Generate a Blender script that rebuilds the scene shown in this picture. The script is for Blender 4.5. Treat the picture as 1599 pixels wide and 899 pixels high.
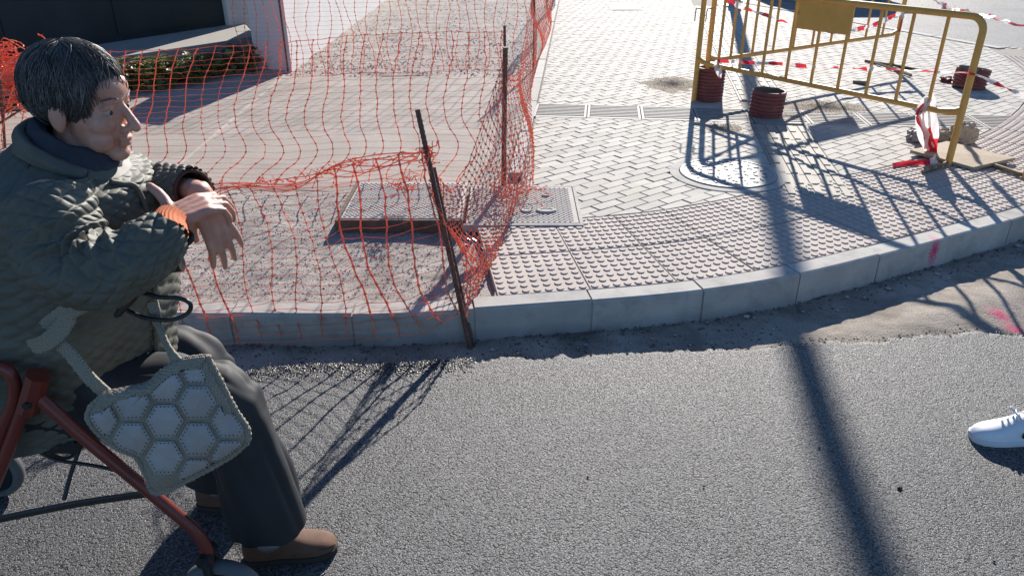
import bpy, bmesh, math, random
from mathutils import Vector, Matrix, noise, Quaternion
for o in list(bpy.data.objects): bpy.data.objects.remove(o)
random.seed(7)
SC = bpy.context.scene
COL = SC.collection
PI = math.pi
# ---------------------------------------------------------------- camera
CAM_H, FPX, PITCH = 1.6, 1200.0, math.atan(0.5)
cd = bpy.data.cameras.new('camera'); cam = bpy.data.objects.new('camera', cd); COL.objects.link(cam)
cam.location = (0, 0, CAM_H); cam.rotation_euler = (PI/2 - PITCH, 0, 0)
cd.sensor_width = 36.0; cd.lens = 36.0*FPX/1599.0; cd.clip_start = 0.05; cd.clip_end = 1000
SC.camera = cam
# ---------------------------------------------------------------- sky and sun
SUN_EL, SUN_AZ = math.radians(24.5), math.radians(13.1)     # azimuth: to the right of straight ahead (+Y)
w = bpy.data.worlds.new('World'); SC.world = w; w.use_nodes = True
wn = w.node_tree.nodes; wl = w.node_tree.links
sky = wn.new('ShaderNodeTexSky'); sky.sky_type = 'NISHITA'; sky.sun_disc = False
sky.sun_elevation = SUN_EL; sky.sun_rotation = SUN_AZ; sky.air_density = 1.0; sky.dust_density = 0.1; sky.ozone_density = 6.0
wn['Background'].inputs['Strength'].default_value = 0.085
wl.new(sky.outputs[0], wn['Background'].inputs['Color'])
sd = bpy.data.lights.new('sun', 'SUN'); sd.energy = 4.7; sd.angle = math.radians(0.55); sd.color = (1.0, 0.93, 0.845)
sun = bpy.data.objects.new('sun', sd); COL.objects.link(sun)
SDIR = Vector((math.sin(SUN_AZ)*math.cos(SUN_EL), math.cos(SUN_AZ)*math.cos(SUN_EL), math.sin(SUN_EL)))
sun.rotation_euler = SDIR.to_track_quat('Z', 'Y').to_euler(); sun.location = SDIR*30
SC.view_settings.view_transform = 'Standard'; SC.view_settings.look = 'None'
SC.view_settings.exposure = 0.84; SC.view_settings.gamma = 1.0; SC.view_settings.use_curve_mapping = False
SC.render.engine = 'CYCLES'

# ---------------------------------------------------------------- measuring helpers: where a seen point stands in the place
CT, ST = math.cos(PITCH), math.sin(PITCH)
def ray(u, v):
    x, y = (u-799.5)/FPX, (449.5-v)/FPX
    return Vector((x, CT + y*ST, -ST + y*CT))
def P(u, v, z=0.0):
    r = ray(u, v); t = (z-CAM_H)/r.z
    return Vector((r.x*t, r.y*t, z))
def Q(u, v, Y):
    r = ray(u, v); t = Y/r.y
    return Vector((r.x*t, Y, CAM_H + r.z*t))
# ---------------------------------------------------------------- materials
def new_mat(name):
    m = bpy.data.materials.new(name); m.use_nodes = True
    nt = m.node_tree; b = nt.nodes['Principled BSDF']
    return m, nt, b
def nd(nt, t, **kw):
    n = nt.nodes.new(t)
    for k, v in kw.items():
        if k in n.inputs: n.inputs[k].default_value = v
        else: setattr(n, k, v)
    return n
def mathn(nt, op, a, b=None):
    n = nt.nodes.new('ShaderNodeMath'); n.operation = op
    for i, x in enumerate((a, b)):
        if x is None: continue
        if isinstance(x, (int, float)): n.inputs[i].default_value = x
        else: nt.links.new(x, n.inputs[i])
    return n.outputs[0]
def mixc(nt, f, a, b, mode='MIX'):
    n = nt.nodes.new('ShaderNodeMix'); n.data_type = 'RGBA'; n.blend_type = mode
    for i, x in ((0, f), (6, a), (7, b)):
        if isinstance(x, (int, float)): n.inputs[i].default_value = x
        elif isinstance(x, (tuple, list)): n.inputs[i].default_value = tuple(x) + ((1,) if len(x) == 3 else ())
        else: nt.links.new(x, n.inputs[i])
    return n.outputs[2]
def ramp(nt, x, p0, p1):
    n = nt.nodes.new('ShaderNodeMapRange'); n.inputs[1].default_value = p0; n.inputs[2].default_value = p1
    nt.links.new(x, n.inputs[0]); return n.outputs[0]
def coords(nt, world=True):
    if world: return nt.nodes.new('ShaderNodeNewGeometry').outputs['Position']
    return nt.nodes.new('ShaderNodeTexCoord').outputs['Object']
def tnoise(nt, c, scale, detail=4, rough=.6):
    n = nd(nt, 'ShaderNodeTexNoise', Scale=scale, Detail=detail, Roughness=rough); nt.links.new(c, n.inputs['Vector'])
    return n.outputs['Fac']
def bump(nt, b, h, strength=.5, dist=.005):
    n = nd(nt, 'ShaderNodeBump', Strength=strength, Distance=dist); nt.links.new(h, n.inputs['Height'])
    nt.links.new(n.outputs[0], b.inputs['Normal']); return n
def S(name, col, rough=.7, var=.2, vs=8, grain=0, gs=300, bs=0, bd=.002, bscale=150, metal=0, spec=.5, dirt=None, dscale=3, dth=(.5, .7), rnd=0, world=True, trans=0, hue=None):
    """generic weathered surface: colour, broad tone variation, fine grain, stains and relief"""
    m, nt, b = new_mat(name); c = coords(nt, world); L = nt.links.new
    f = tnoise(nt, c, vs, 5)
    d = tuple(x*(1-var) for x in col); u = tuple(min(1, x*(1+var)) for x in col)
    cc = mixc(nt, ramp(nt, f, .3, .7), d, u)
    if grain:
        g = tnoise(nt, c, gs, 2, .7)
        cc = mixc(nt, ramp(nt, g, .35, .65), mixc(nt, 1.0, cc, (1-grain,)*3, 'MULTIPLY'), mixc(nt, 1.0, cc, (1+grain,)*3, 'MULTIPLY'))
    if rnd:
        oi = nt.nodes.new('ShaderNodeObjectInfo').outputs['Random']
        at = nt.nodes.new('ShaderNodeAttribute'); at.attribute_name = 'tone'
        r = mathn(nt, 'FRACT', mathn(nt, 'ADD', oi, at.outputs['Fac']))
        cc = mixc(nt, r, mixc(nt, 1.0, cc, (1-rnd,)*3, 'MULTIPLY'), mixc(nt, 1.0, cc, (1+rnd*.6,)*3, 'MULTIPLY'))
    if dirt:
        s = tnoise(nt, c, dscale, 6, .65)
        cc = mixc(nt, ramp(nt, s, *dth), cc, dirt)
    L(cc, b.inputs['Base Color']); b.inputs['Roughness'].default_value = rough; b.inputs['Metallic'].default_value = metal
    b.inputs['Specular IOR Level'].default_value = spec
    if bs: bump(nt, b, tnoise(nt, c, bscale, 4, .6), bs, bd)
    if trans:
        t = nd(nt, 'ShaderNodeBsdfTranslucent'); L(cc, t.inputs['Color'])
        mx = nd(nt, 'ShaderNodeMixShader'); mx.inputs[0].default_value = trans
        L(b.outputs[0], mx.inputs[1]); L(t.outputs[0], mx.inputs[2]); L(mx.outputs[0], nt.nodes['Material Output'].inputs['Surface'])
    return m
# ---------------------------------------------------------------- mesh helpers
class MB:
    """collects vertices and faces of ONE mesh"""
    def __init__(s): s.v = []; s.f = []; s.a = []
    def quad_grid(s, pts, closed=False, tone=None):
        n = len(pts); m = len(pts[0]); o = len(s.v)
        for r in pts: s.v.extend([tuple(p) for p in r])
        for i in range(n-1):
            for j in range(m if closed else m-1):
                k = (j+1) % m
                s.f.append((o+i*m+j, o+i*m+k, o+(i+1)*m+k, o+(i+1)*m+j))
        return o
    def face(s, pts):
        o = len(s.v); s.v.extend([tuple(p) for p in pts]); s.f.append(tuple(range(o, o+len(pts)))); return o
    def tube(s, pts, r, n=8, caps=True, flat=1.0, up=None):
        """tube along pts; r a number or list; flat squashes it along its second axis"""
        pts = [Vector(p) for p in pts]; R = r if isinstance(r, (list, tuple)) else [r]*len(pts)
        prev = None; rings = []
        for i, p in enumerate(pts):
            t = (pts[min(i+1, len(pts)-1)] - pts[max(i-1, 0)])
            t = t.normalized() if t.length > 1e-9 else Vector((0, 0, 1))
            if prev is None:
                a = Vector(up) if up else (Vector((0, 0, 1)) if abs(t.z) < .9 else Vector((1, 0, 0)))
            else: a = prev
            x = (a - t*a.dot(t))
            x = x.normalized() if x.length > 1e-6 else t.orthogonal().normalized()
            prev = x; y = t.cross(x)
            rings.append([p + (x*math.cos(2*PI*k/n) + y*math.sin(2*PI*k/n)*flat)*R[i] for k in range(n)])
        o = s.quad_grid(rings, True)
        if caps:
            m = len(rings)
            s.f.append(tuple(o+k for k in reversed(range(n)))); s.f.append(tuple(o+(m-1)*n+k for k in range(n)))
        return rings
    def box(s, c, size, M=None):
        c = Vector(c); h = [x/2 for x in size]; o = len(s.v)
        for x in (-1, 1):
            for y in (-1, 1):
                for z in (-1, 1):
                    q = Vector((x*h[0], y*h[1], z*h[2]))
                    if M is not None: q = M @ q
                    s.v.append(tuple(c+q))
        for f in ((0,1,3,2), (4,6,7,5), (0,4,5,1), (2,3,7,6), (0,2,6,4), (1,5,7,3)): s.f.append(tuple(o+i for i in f))
    def piece(s, poly, zt, zb, ch=.003, tilt=None):
        """a chamfered block standing on a polygon outline (counter-clockwise)"""
        n = len(poly); c = sum((Vector((p[0], p[1])) for p in poly), Vector((0, 0)))/n; o = len(s.v)
        tl = tilt or (0, 0)
        def Z(p): return zt + (p[0]-c.x)*tl[0] + (p[1]-c.y)*tl[1]
        for p in poly:
            d = Vector((p[0], p[1]))-c; l = max(d.length, 1e-6); q = c + d*(1-min(.4, ch*1.4/l))
            s.v.append((q.x, q.y, Z(q)))
        for p in poly: s.v.append((p[0], p[1], Z(p)-ch))
        for p in poly: s.v.append((p[0], p[1], zb))
        s.f.append(tuple(o+i for i in range(n)))
        for i in range(n):
            j = (i+1) % n
            s.f.append((o+i, o+n+i, o+n+j, o+j)); s.f.append((o+n+i, o+2*n+i, o+2*n+j, o+n+j))
    def lathe(s, prof, n=24, M=None, closed=False):
        rings = []
        for r, z in prof:
            rings.append([(M @ Vector((r*math.cos(2*PI*k/n), r*math.sin(2*PI*k/n), z))) if M is not None else Vector((r*math.cos(2*PI*k/n), r*math.sin(2*PI*k/n), z)) for k in range(n)])
        s.quad_grid(rings, True)
    def ellipsoid(s, c, rad, n=20, m=14, M=None):
        c = Vector(c); rings = []
        for i in range(m+1):
            a = -PI/2 + PI*i/m; a = max(-PI/2+.02, min(PI/2-.02, a))
            ring = []
            for k in range(n):
                q = Vector((rad[0]*math.cos(a)*math.cos(2*PI*k/n), rad[1]*math.cos(a)*math.sin(2*PI*k/n), rad[2]*math.sin(a)))
                if M is not None: q = M @ q
                ring.append(c+q)
            rings.append(ring)
        o = s.quad_grid(rings, True)
        s.f.append(tuple(o+k for k in reversed(range(n)))); s.f.append(tuple(o+m*n+k for k in range(n)))
    def mesh(s, name, smooth=False):
        me = bpy.data.meshes.new(name); me.from_pydata(s.v, [], s.f); me.update()
        if smooth: me.polygons.foreach_set('use_smooth', [True]*len(me.polygons))
        return me
    def build(s, name, mat, parent=None, smooth=False, auto=None):
        me = s.mesh(name, smooth or auto is not None); me.materials.append(mat)
        if auto is not None: me.set_sharp_from_angle(angle=math.radians(auto))
        return link(name, me, parent)
def link(name, me, parent=None):
    o = bpy.data.objects.new(name, me); COL.objects.link(o)
    if parent is not None:
        o.parent = parent; o.matrix_parent_inverse = Matrix.Translation(parent.location).inverted() if parent.type == 'EMPTY' else Matrix.Identity(4)
    return o
def tag(o, label=None, cat=None, group=None, kind=None):
    for k, v in (('label', label), ('category', cat), ('group', group), ('kind', kind)):
        if v: o[k] = v
    return o
def thing(name, label, cat, loc=(0, 0, 0), group=None):
    o = bpy.data.objects.new(name, None); COL.objects.link(o); o.location = loc; o.empty_display_size = .1
    return tag(o, label, cat, group)
def fbm(x, y, z=0.0, s=1.0, o=4):
    return noise.fractal(Vector((x*s, y*s, z*s)), 1.0, 2.0, o)
def catmull(pts, n=8):
    pts = [Vector(p) for p in pts]; out = []
    for i in range(len(pts)-1):
        p0 = pts[max(i-1, 0)]; p1 = pts[i]; p2 = pts[i+1]; p3 = pts[min(i+2, len(pts)-1)]
        for k in range(n):
            t = k/n
            out.append(.5*((2*p1) + (p2-p0)*t + (2*p0-5*p1+4*p2-p3)*t*t + (3*p1-p0-3*p2+p3)*t**3))
    out.append(pts[-1]); return out
def resample(pts, step):
    d = [0.0]
    for a, b in zip(pts, pts[1:]): d.append(d[-1] + (b-a).length)
    n = max(2, int(round(d[-1]/step))+1); out = []; j = 0
    for i in range(n):
        t = d[-1]*i/(n-1)
        while j < len(d)-2 and d[j+1] < t: j += 1
        f = (t-d[j])/max(1e-9, d[j+1]-d[j]); out.append(pts[j].lerp(pts[j+1], min(1, max(0, f))))
    return out
def clip(poly, a, b):
    """keep the part of poly to the left of the directed line a->b"""
    nx, ny = -(b[1]-a[1]), (b[0]-a[0]); out = []
    for i in range(len(poly)):
        p, q = poly[i], poly[(i+1) % len(poly)]
        dp = (p[0]-a[0])*nx + (p[1]-a[1])*ny; dq = (q[0]-a[0])*nx + (q[1]-a[1])*ny
        if dp >= 0: out.append(p)
        if dp*dq < 0:
            t = dp/(dp-dq); out.append((p[0]+(q[0]-p[0])*t, p[1]+(q[1]-p[1])*t))
    return out
def area(poly):
    return .5*sum(poly[i][0]*poly[(i+1) % len(poly)][1]-poly[(i+1) % len(poly)][0]*poly[i][1] for i in range(len(poly)))
def remesh(mb, voxel, smooth=4, factor=.5):
    me = mb.mesh('tmp'); o = bpy.data.objects.new('tmp', me); COL.objects.link(o)
    r = o.modifiers.new('r', 'REMESH'); r.mode = 'VOXEL'; r.voxel_size = voxel
    if smooth:
        sm = o.modifiers.new('s', 'SMOOTH'); sm.iterations = smooth; sm.factor = factor
    dg = bpy.context.evaluated_depsgraph_get(); dg.update()
    out = bpy.data.meshes.new_from_object(o.evaluated_get(dg))
    bpy.data.objects.remove(o); bpy.data.meshes.remove(me)
    out.polygons.foreach_set('use_smooth', [True]*len(out.polygons)); return out
# ================================================================ THE SETTING
ZP = 0.09                                                  # top of the pavement above the new asphalt
def asphalt_mat(name, tone=.034, stone=.26, sc=330, bs=.6, rough=.5):
    m, nt, b = new_mat(name); L = nt.links.new; c = coords(nt)
    vo = nd(nt, 'ShaderNodeTexVoronoi', Scale=sc); L(c, vo.inputs['Vector'])
    vo2 = nd(nt, 'ShaderNodeTexVoronoi', Scale=sc*.45); L(c, vo2.inputs['Vector'])
    sx = nd(nt, 'ShaderNodeSeparateColor'); L(vo.outputs['Color'], sx.inputs[0])
    broad = tnoise(nt, c, 1.3, 4)
    base = mixc(nt, ramp(nt, broad, .3, .7), (tone*.85,)*3, (tone*1.15, tone*1.14, tone*1.1))
    r = mathn(nt, 'POWER', sx.outputs[0], 2.0)
    cc = mixc(nt, r, base, (stone*.97, stone*.985, stone))
    pit = ramp(nt, vo2.outputs['Distance'], .55, .85)
    cc = mixc(nt, pit, cc, (.016, .016, .017))
    cc = mixc(nt, 1.0, cc, mixc(nt, ramp(nt, tnoise(nt, c, .9, 6, .7), .35, .65), (.76, .78, .80), (1.12, 1.10, 1.07)), 'MULTIPLY')
    L(cc, b.inputs['Base Color'])
    rr = mathn(nt, 'ADD', mathn(nt, 'MULTIPLY', sx.outputs[1], .35), rough-.1)
    L(rr, b.inputs['Roughness']); b.inputs['Specular IOR Level'].default_value = .5
    h = mathn(nt, 'ADD', mathn(nt, 'MULTIPLY', mathn(nt, 'SUBTRACT', 1.0, vo.outputs['Distance']), .55), mathn(nt, 'MULTIPLY', tnoise(nt, c, sc*.9, 3, .7), .7))
    h = mathn(nt, 'ADD', h, mathn(nt, 'MULTIPLY', sx.outputs[2], .5))
    h = mathn(nt, 'SUBTRACT', h, mathn(nt, 'MULTIPLY', pit, .8))
    bump(nt, b, h, bs, .004)
    return m
M_ASPH = asphalt_mat('fresh_asphalt')
M_SIDE = asphalt_mat('side_road_asphalt', .13, .30, 160, .4, .7)
M_DIRT = S('sandy_dirt', (.325, .283, .235), .95, .3, 5, .35, 260, .9, .006, 120, dirt=(.16, .13, .10), dscale=4, dth=(.5, .75))
M_GRAV = S('gravel_fill', (.335, .30, .268), .95, .2, 4, .45, 190, .8, .006, 110, dirt=(.21, .18, .15), dscale=6, dth=(.5, .8))
M_SLAB = S('screed_concrete', (.37, .325, .282), .9, .14, 3, .18, 160, .35, .003, 160, dirt=(.27, .24, .20), dscale=2.2, dth=(.45, .8))
M_KERB = S('kerb_concrete', (.44, .42, .385), .85, .12, 6, .10, 400, .25, .0015, 260, dirt=(.25, .24, .22), dscale=9, dth=(.5, .8), rnd=.12)
M_MORT = S('mortar', (.34, .31, .27), .95, .2, 12, .2, 250, .5, .003, 150)
M_PAVE = S('grey_paver', (.415, .392, .345), .8, .10, 9, .10, 420, .22, .0012, 300, dirt=(.31, .27, .21), dscale=1.3, dth=(.54, .8), rnd=.18)
M_JOINT = S('joint_sand', (.32, .285, .24), .95, .25, 30, .3, 300)
M_TACT = S('tactile_concrete', (.43, .37, .325), .8, .10, 5, .10, 420, .22, .0012, 300, dirt=(.33, .29, .25), dscale=2.6, dth=(.52, .8), rnd=.07)
M_GUIDE = S('guide_tile', (.33, .305, .255), .75, .12, 8, .10, 300, .25, .0015, 200, rnd=.08)
M_STEEL = S('galvanised_grate', (.30, .29, .27), .75, .2, 20, .1, 200, .2, .001, 200, metal=.1)
M_IRON = S('cast_iron_cover', (.30, .295, .285), .62, .2, 20, .12, 200, .3, .001, 200, metal=.2)
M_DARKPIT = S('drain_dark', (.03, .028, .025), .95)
M_CHECK = S('chequer_concrete', (.42, .385, .345), .8, .12, 9, .15, 300, .3, .002, 180)
M_RUSTDK = S('rusty_frame', (.11, .075, .055), .85, .35, 20, .2, 200, .4, .002, 150)

def spray(m, c, rad, col=(.62, .05, .16), dens=.5):
    """a spray-painted surveyor's mark on a material, at a place in the world"""
    nt = m.node_tree; b = nt.nodes['Principled BSDF']; L = nt.links.new; src = b.inputs['Base Color'].links[0].from_socket
    g = nt.nodes.new('ShaderNodeNewGeometry').outputs['Position']
    mp = nd(nt, 'ShaderNodeMapping'); mp.vector_type = 'POINT'; mp.inputs['Location'].default_value = [-c[i]/rad[i] for i in range(3)]; mp.inputs['Scale'].default_value = [1/r for r in rad]; L(g, mp.inputs['Vector'])
    ln = nd(nt, 'ShaderNodeVectorMath'); ln.operation = 'LENGTH'; L(mp.outputs[0], ln.inputs[0])
    f = mathn(nt, 'SUBTRACT', 1.0, ln.outputs['Value']); n_ = tnoise(nt, g, 70, 4, .7)
    k = ramp(nt, mathn(nt, 'ADD', f, mathn(nt, 'MULTIPLY', mathn(nt, 'SUBTRACT', n_, .5), 1.6)), dens-.35, dens+.25)
    L(mixc(nt, k, src, col), b.inputs['Base Color'])
spray(M_KERB, P(1472, 403, .03), (.045, .25, .095), dens=.38); spray(M_DIRT, P(1560, 492, -.04), (.10, .14, .08), dens=.78); spray(M_DIRT, P(1585, 510, -.04), (.07, .06, .08), dens=.6)
# the wide ground everything lies on
mb = MB(); mb.face([(-300, -300, -.22), (300, -300, -.22), (300, 300, -.22), (-300, 300, -.22)])
tag(mb.build('ground', M_DIRT), kind='structure')

# ---- the line of the kerb: its front top edge, left to right and round the corner
kpx = [(253, 488.5), (360, 489), (450, 491), (540, 491.5), (630, 490), (710, 485.5), (760, 480.5), (835, 476), (910, 470.5), (1000, 464), (1087, 455.5), (1160, 445), (1240, 431), (1362, 401), (1470, 373), (1564, 348), (1599, 339)]
kp = [P(u, v, ZP) for u, v in kpx]
kp = [Vector((-9.0, 3.15, ZP)), Vector((-6.0, 2.98, ZP)), Vector((-3.2, 2.87, ZP))] + kp + [Vector(p + (ZP,)) for p in ((3.45, 4.32), (4.3, 5.05), (5.05, 5.9), (5.65, 6.8), (6.15, 7.9), (6.5, 9.1))]
kc = resample(catmull(kp, 10), .05)
for _ in range(25): kc = [kc[0]] + [(kc[i-1]+kc[i]*2+kc[i+1])/4 for i in range(1, len(kc)-1)] + [kc[-1]]
kc = resample(kc, .02)
KS = [0.0]
for a, b in zip(kc, kc[1:]): KS.append(KS[-1]+(b-a).length)
KLEN = KS[-1]
import bisect
def kpt(s, off, z=None):
    """point of the pavement at arc length s along the kerb, off metres inward from its front edge"""
    i = min(max(bisect.bisect(KS, s)-1, 0), len(kc)-2)
    f = (s-KS[i])/(KS[i+1]-KS[i]); p = kc[i].lerp(kc[i+1], f)
    t = (kc[min(i+4, len(kc)-1)]-kc[max(i-4, 0)]).normalized(); n = Vector((-t.y, t.x, 0))
    q = p+n*off
    if z is not None: q.z = z
    return q
def knear(x, y):
    b = min(range(0, len(kc), 4), key=lambda i: (kc[i].x-x)**2+(kc[i].y-y)**2); return KS[b]
KW = .105
s_mark = knear(*P(915, 470.5, ZP).xy)

# ---- new asphalt with a ragged edge, standing proud of the strip left along the kerb
epx = [(150, 606), (240, 600), (360, 587), (410, 576), (500, 569), (572, 571), (660, 566), (700, 562), (760, 560), (885, 554), (985, 548), (1080, 545), (1150, 543), (1230, 536), (1350, 529), (1430, 522), (1530, 517), (1599, 521)]
ep = [P(u, v) for u, v in epx]
ep = [Vector((-9, 2.55, 0)), Vector((-5, 2.5, 0)), Vector((-2.6, 2.46, 0))] + ep + [Vector((2.4, 2.78, 0)), Vector((3.2, 3.1, 0)), Vector((4.5, 4.1, 0)), Vector((5.6, 5.3, 0)), Vector((6.8, 7, 0)), Vector((7.4, 9.1, 0)), Vector((7.6, 12, 0))]
ec = resample(catmull(ep, 10), .012)
mb = MB(); rows = [[], [], [], []]
for i, p in enumerate(ec):
    j = fbm(p.x, p.y, 3, 9, 4)*.030 + fbm(p.x, p.y, 8, 60, 2)*.012
    q = Vector((p.x, p.y + j, 0))
    low = .008 + .006*fbm(p.x, p.y, 1, 40)
    rows[0].append((q.x, q.y+.02+.01*fbm(p.x, p.y, 5, 50), -.10)); rows[1].append((q.x, q.y, -low)); rows[2].append((q.x, q.y-.03, 0)); rows[3].append((q.x, min(q.y-.25, 2.0) if q.x < 3 else q.y-.25, 0))
o = mb.quad_grid(rows)
n = len(ec)
road_far = [(60, 12, 0), (60, -60, 0), (-60, -60, 0), (-60, 2.5, 0)]
for i in range(n-1):
    mb.face([rows[3][i], rows[3][i+1], (rows[3][i+1][0], -60, 0), (rows[3][i][0], -60, 0)])
mb.face([rows[3][0], (rows[3][0][0], -60, 0), (-60, -60, 0), (-60, 2.5, 0)])
mb.face([rows[3][-1], (60, rows[3][-1][1], 0), (60, -60, 0), (rows[3][-1][0], -60, 0)])
tag(mb.build('road', M_ASPH), kind='structure')

# ---- strip of dirt between kerb and asphalt
mb = MB(); pts = []
NS = int(KLEN/.03)
for i in range(NS+1):
    s = KLEN*i/NS; row = []
    for j in range(44):
        off = .06 - 1.05*j/43; p = kpt(s, off)
        mound = max(0, min(1, (p.x-.9)/.8))*max(0, min(1, (3.6-p.x)/1.0))
        z = -.058 + .009*fbm(p.x, p.y, 2, 4) + .005*fbm(p.x, p.y, 6, 26, 4)
        t = -off
        z += mound*.030*math.exp(-((t-.40)/.16)**2)
        z += -.006*math.exp(-(t/.05)**2)
        row.append((p.x, p.y, min(z, -.016)))
    pts.append(row)
mb.quad_grid(pts)
tag(mb.build('dirt_strip', M_DIRT, smooth=True), kind='structure')

# ---- kerb stones on a bed of mortar
mb = MB(); pts = []
for i in range(0, len(kc), 4):
    s = KS[i]; pts.append([kpt(s, .004, -.2), kpt(s, .004, ZP-.012), kpt(s, KW-.006, ZP-.012), kpt(s, KW-.006, -.2)])
mb.quad_grid(pts); kerb = tag(mb.build('kerb', M_MORT), kind='structure')
LST = .505; s0 = s_mark - LST*int(s_mark/LST)
k = 0
while s0 + (k+1)*LST < KLEN-.1:
    a = s0+k*LST+.004; b = s0+(k+1)*LST-.004; k += 1
    if kpt(a, 0).x < -4.5: continue
    dz = random.uniform(-.003, .003); do = random.uniform(-.003, .003); rows = []
    prof = [(0, -.12), (0, ZP-.012), (.004, ZP-.004), (.012, ZP), (KW-.004, ZP), (KW, ZP-.004), (KW, -.1)]
    for i in range(6):
        s = a+(b-a)*i/5; rows.append([kpt(s, o_+do, z_+dz) for o_, z_ in prof])
    mb = MB(); o = mb.quad_grid([list(r) for r in zip(*rows)])
    mb.face(rows[0]); mb.face(list(reversed(rows[-1])))
    ob = mb.build('kerb_stone', M_KERB, kerb)
PSPRAY = P(1470, 405, .02)

# ---- pavement bed, then the paver field
def half(a, b): return (a, b)
pav_out = [kpt(s_, KW, ZP-.012) for s_ in [KLEN*i/160 for i in range(161)]]
mb = MB()
right_edge = [(6.5, 9.1), (5.62, 9.32), (3.85, 14.0), (2.9, 17)]
# flush kerb line on the left of the pavers
def FX(Y): return .123 + (Y-5.37)*.0786
bed = [p for p in pav_out if p.x > -.09]
for a, b in zip(bed, bed[1:]):
    pass
poly = [(p.x, p.y, ZP-.010) for p in bed] + [(5.62, 9.32, ZP-.010), (3.85, 14.0, ZP-.010), (2.7, 17, ZP-.010), (FX(17), 17, ZP-.010), (FX(4.3), 4.3, ZP-.010), (-.02, 4.2, ZP-.010)]
mb.face(poly); pavement = tag(mb.build('pavement', M_JOINT), kind='structure')

TW = .83                                                  # depth of the tactile border
def inner(s): return kpt(s, KW+TW+.012)
ss = [s_mark - 1.2 + .22*i for i in range(int((KLEN-s_mark+1.2)/.22))]
inb = [inner(s_) for s_ in ss]; inb = [p for p in inb if p.x > -.6 and p.y < 8.9]
edges = [((a.x, a.y), (b.x, b.y)) for a, b in zip(inb, inb[1:])]
edges += [((5.60, 9.3), (3.83, 14.0)), ((FX(17)+.01, 17), (FX(3)+.01, 3))]
# drain channel (a straight band) and the guide strip (another)
D0 = P(838, 162, ZP); D1 = P(1400, 176.5, ZP)
ddir = (D1-D0); ddir.z = 0; ddir.normalize(); dnor = Vector((ddir.y, -ddir.x, 0))      # dnor points to the camera
DWID = .44
G0 = P(1226, 304, ZP); G1 = P(1133, 112, ZP); gdir = (G1-G0); gdir.z = 0; gdir.normalize(); gnor = Vector((gdir.y, -gdir.x, 0))
GW = .40
cells = []
for dsel in (0, 1):
    for gsel in (0, 1):
        e = []
        if dsel == 0: a = D0; e.append(((a.x, a.y), (a.x+ddir.x, a.y+ddir.y)))                 # beyond the drain
        else: a = D0+dnor*DWID; e.append(((a.x+ddir.x, a.y+ddir.y), (a.x, a.y)))
        if gsel == 0: a = G0; e.append(((a.x, a.y), (a.x+gdir.x, a.y+gdir.y)))
        else: a = G0+gnor*GW; e.append(((a.x+gdir.x, a.y+gdir.y), (a.x, a.y)))
        cells.append(e)
pang = math.radians(37); pl, pw, gap = .192, .078, .003
pu = Vector((math.cos(pang), math.sin(pang))); pv = Vector((-pu.y, pu.x))
MC = P(1136, 271, ZP); MR = .345
pit_x1, pit_y0, pit_y1 = .375, 3.74, 4.36
found = []
for j in range(-60, 190):
    for i in range(-40, 130):
        c0 = pu*((i + (.5 if j % 2 else 0) + .07*math.sin(j*2.3))*pl) + pv*(j*pw)
        if c0.x < -.4 or c0.x > 6 or c0.y < 3.2 or c0.y > 15.5: continue
        base = [c0, c0+pu*(pl-gap), c0+pu*(pl-gap)+pv*(pw-gap), c0+pv*(pw-gap)]
        base = [(p.x, p.y) for p in base]
        for a, b in edges:
            base = clip(base, a, b)
            if len(base) < 3: break
        if len(base) < 3 or area(base) < 1e-4: continue
        cc = Vector((sum(p[0] for p in base)/len(base), sum(p[1] for p in base)/len(base)))
        if (cc-MC.xy).length < MR-.06: continue
        if all(p[0] < pit_x1 and p[1] < pit_y1 for p in base): continue
        for e in cells:
            q = base
            for a, b in e:
                q = clip(q, a, b)
                if len(q) < 3: break
            if len(q) >= 3 and area(q) > 2.5e-4:
                size = 1/((cc.x)**2+cc.y**2)
                u_ = 799.5+FPX*cc.x/(cc.y*CT+1.5*ST)
                inv = 1 if u_ < 1620 else 0
                found.append((inv, size, q))
found.sort(key=lambda t: (-t[0], -t[1]))
paver_rest = MB(); tones = []
for idx, (inv, size, q) in enumerate(found):
    tilt = (random.gauss(0, .006), random.gauss(0, .006)); zt = ZP + random.gauss(0, .0008)
    if idx < 300:
        mb = MB(); mb.piece(q, zt, ZP-.03, .004, tilt); mb.build('paver', M_PAVE, pavement)
    else:
        n0 = len(paver_rest.f); paver_rest.piece(q, zt, ZP-.014, .004, tilt)
        tones += [random.random()]*(len(paver_rest.f)-n0)
ob = paver_rest.build('paver_field', M_PAVE, pavement); tag(ob, kind='stuff')
at = ob.data.attributes.new('tone', 'FLOAT', 'FACE'); at.data.foreach_set('value', tones)

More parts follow.
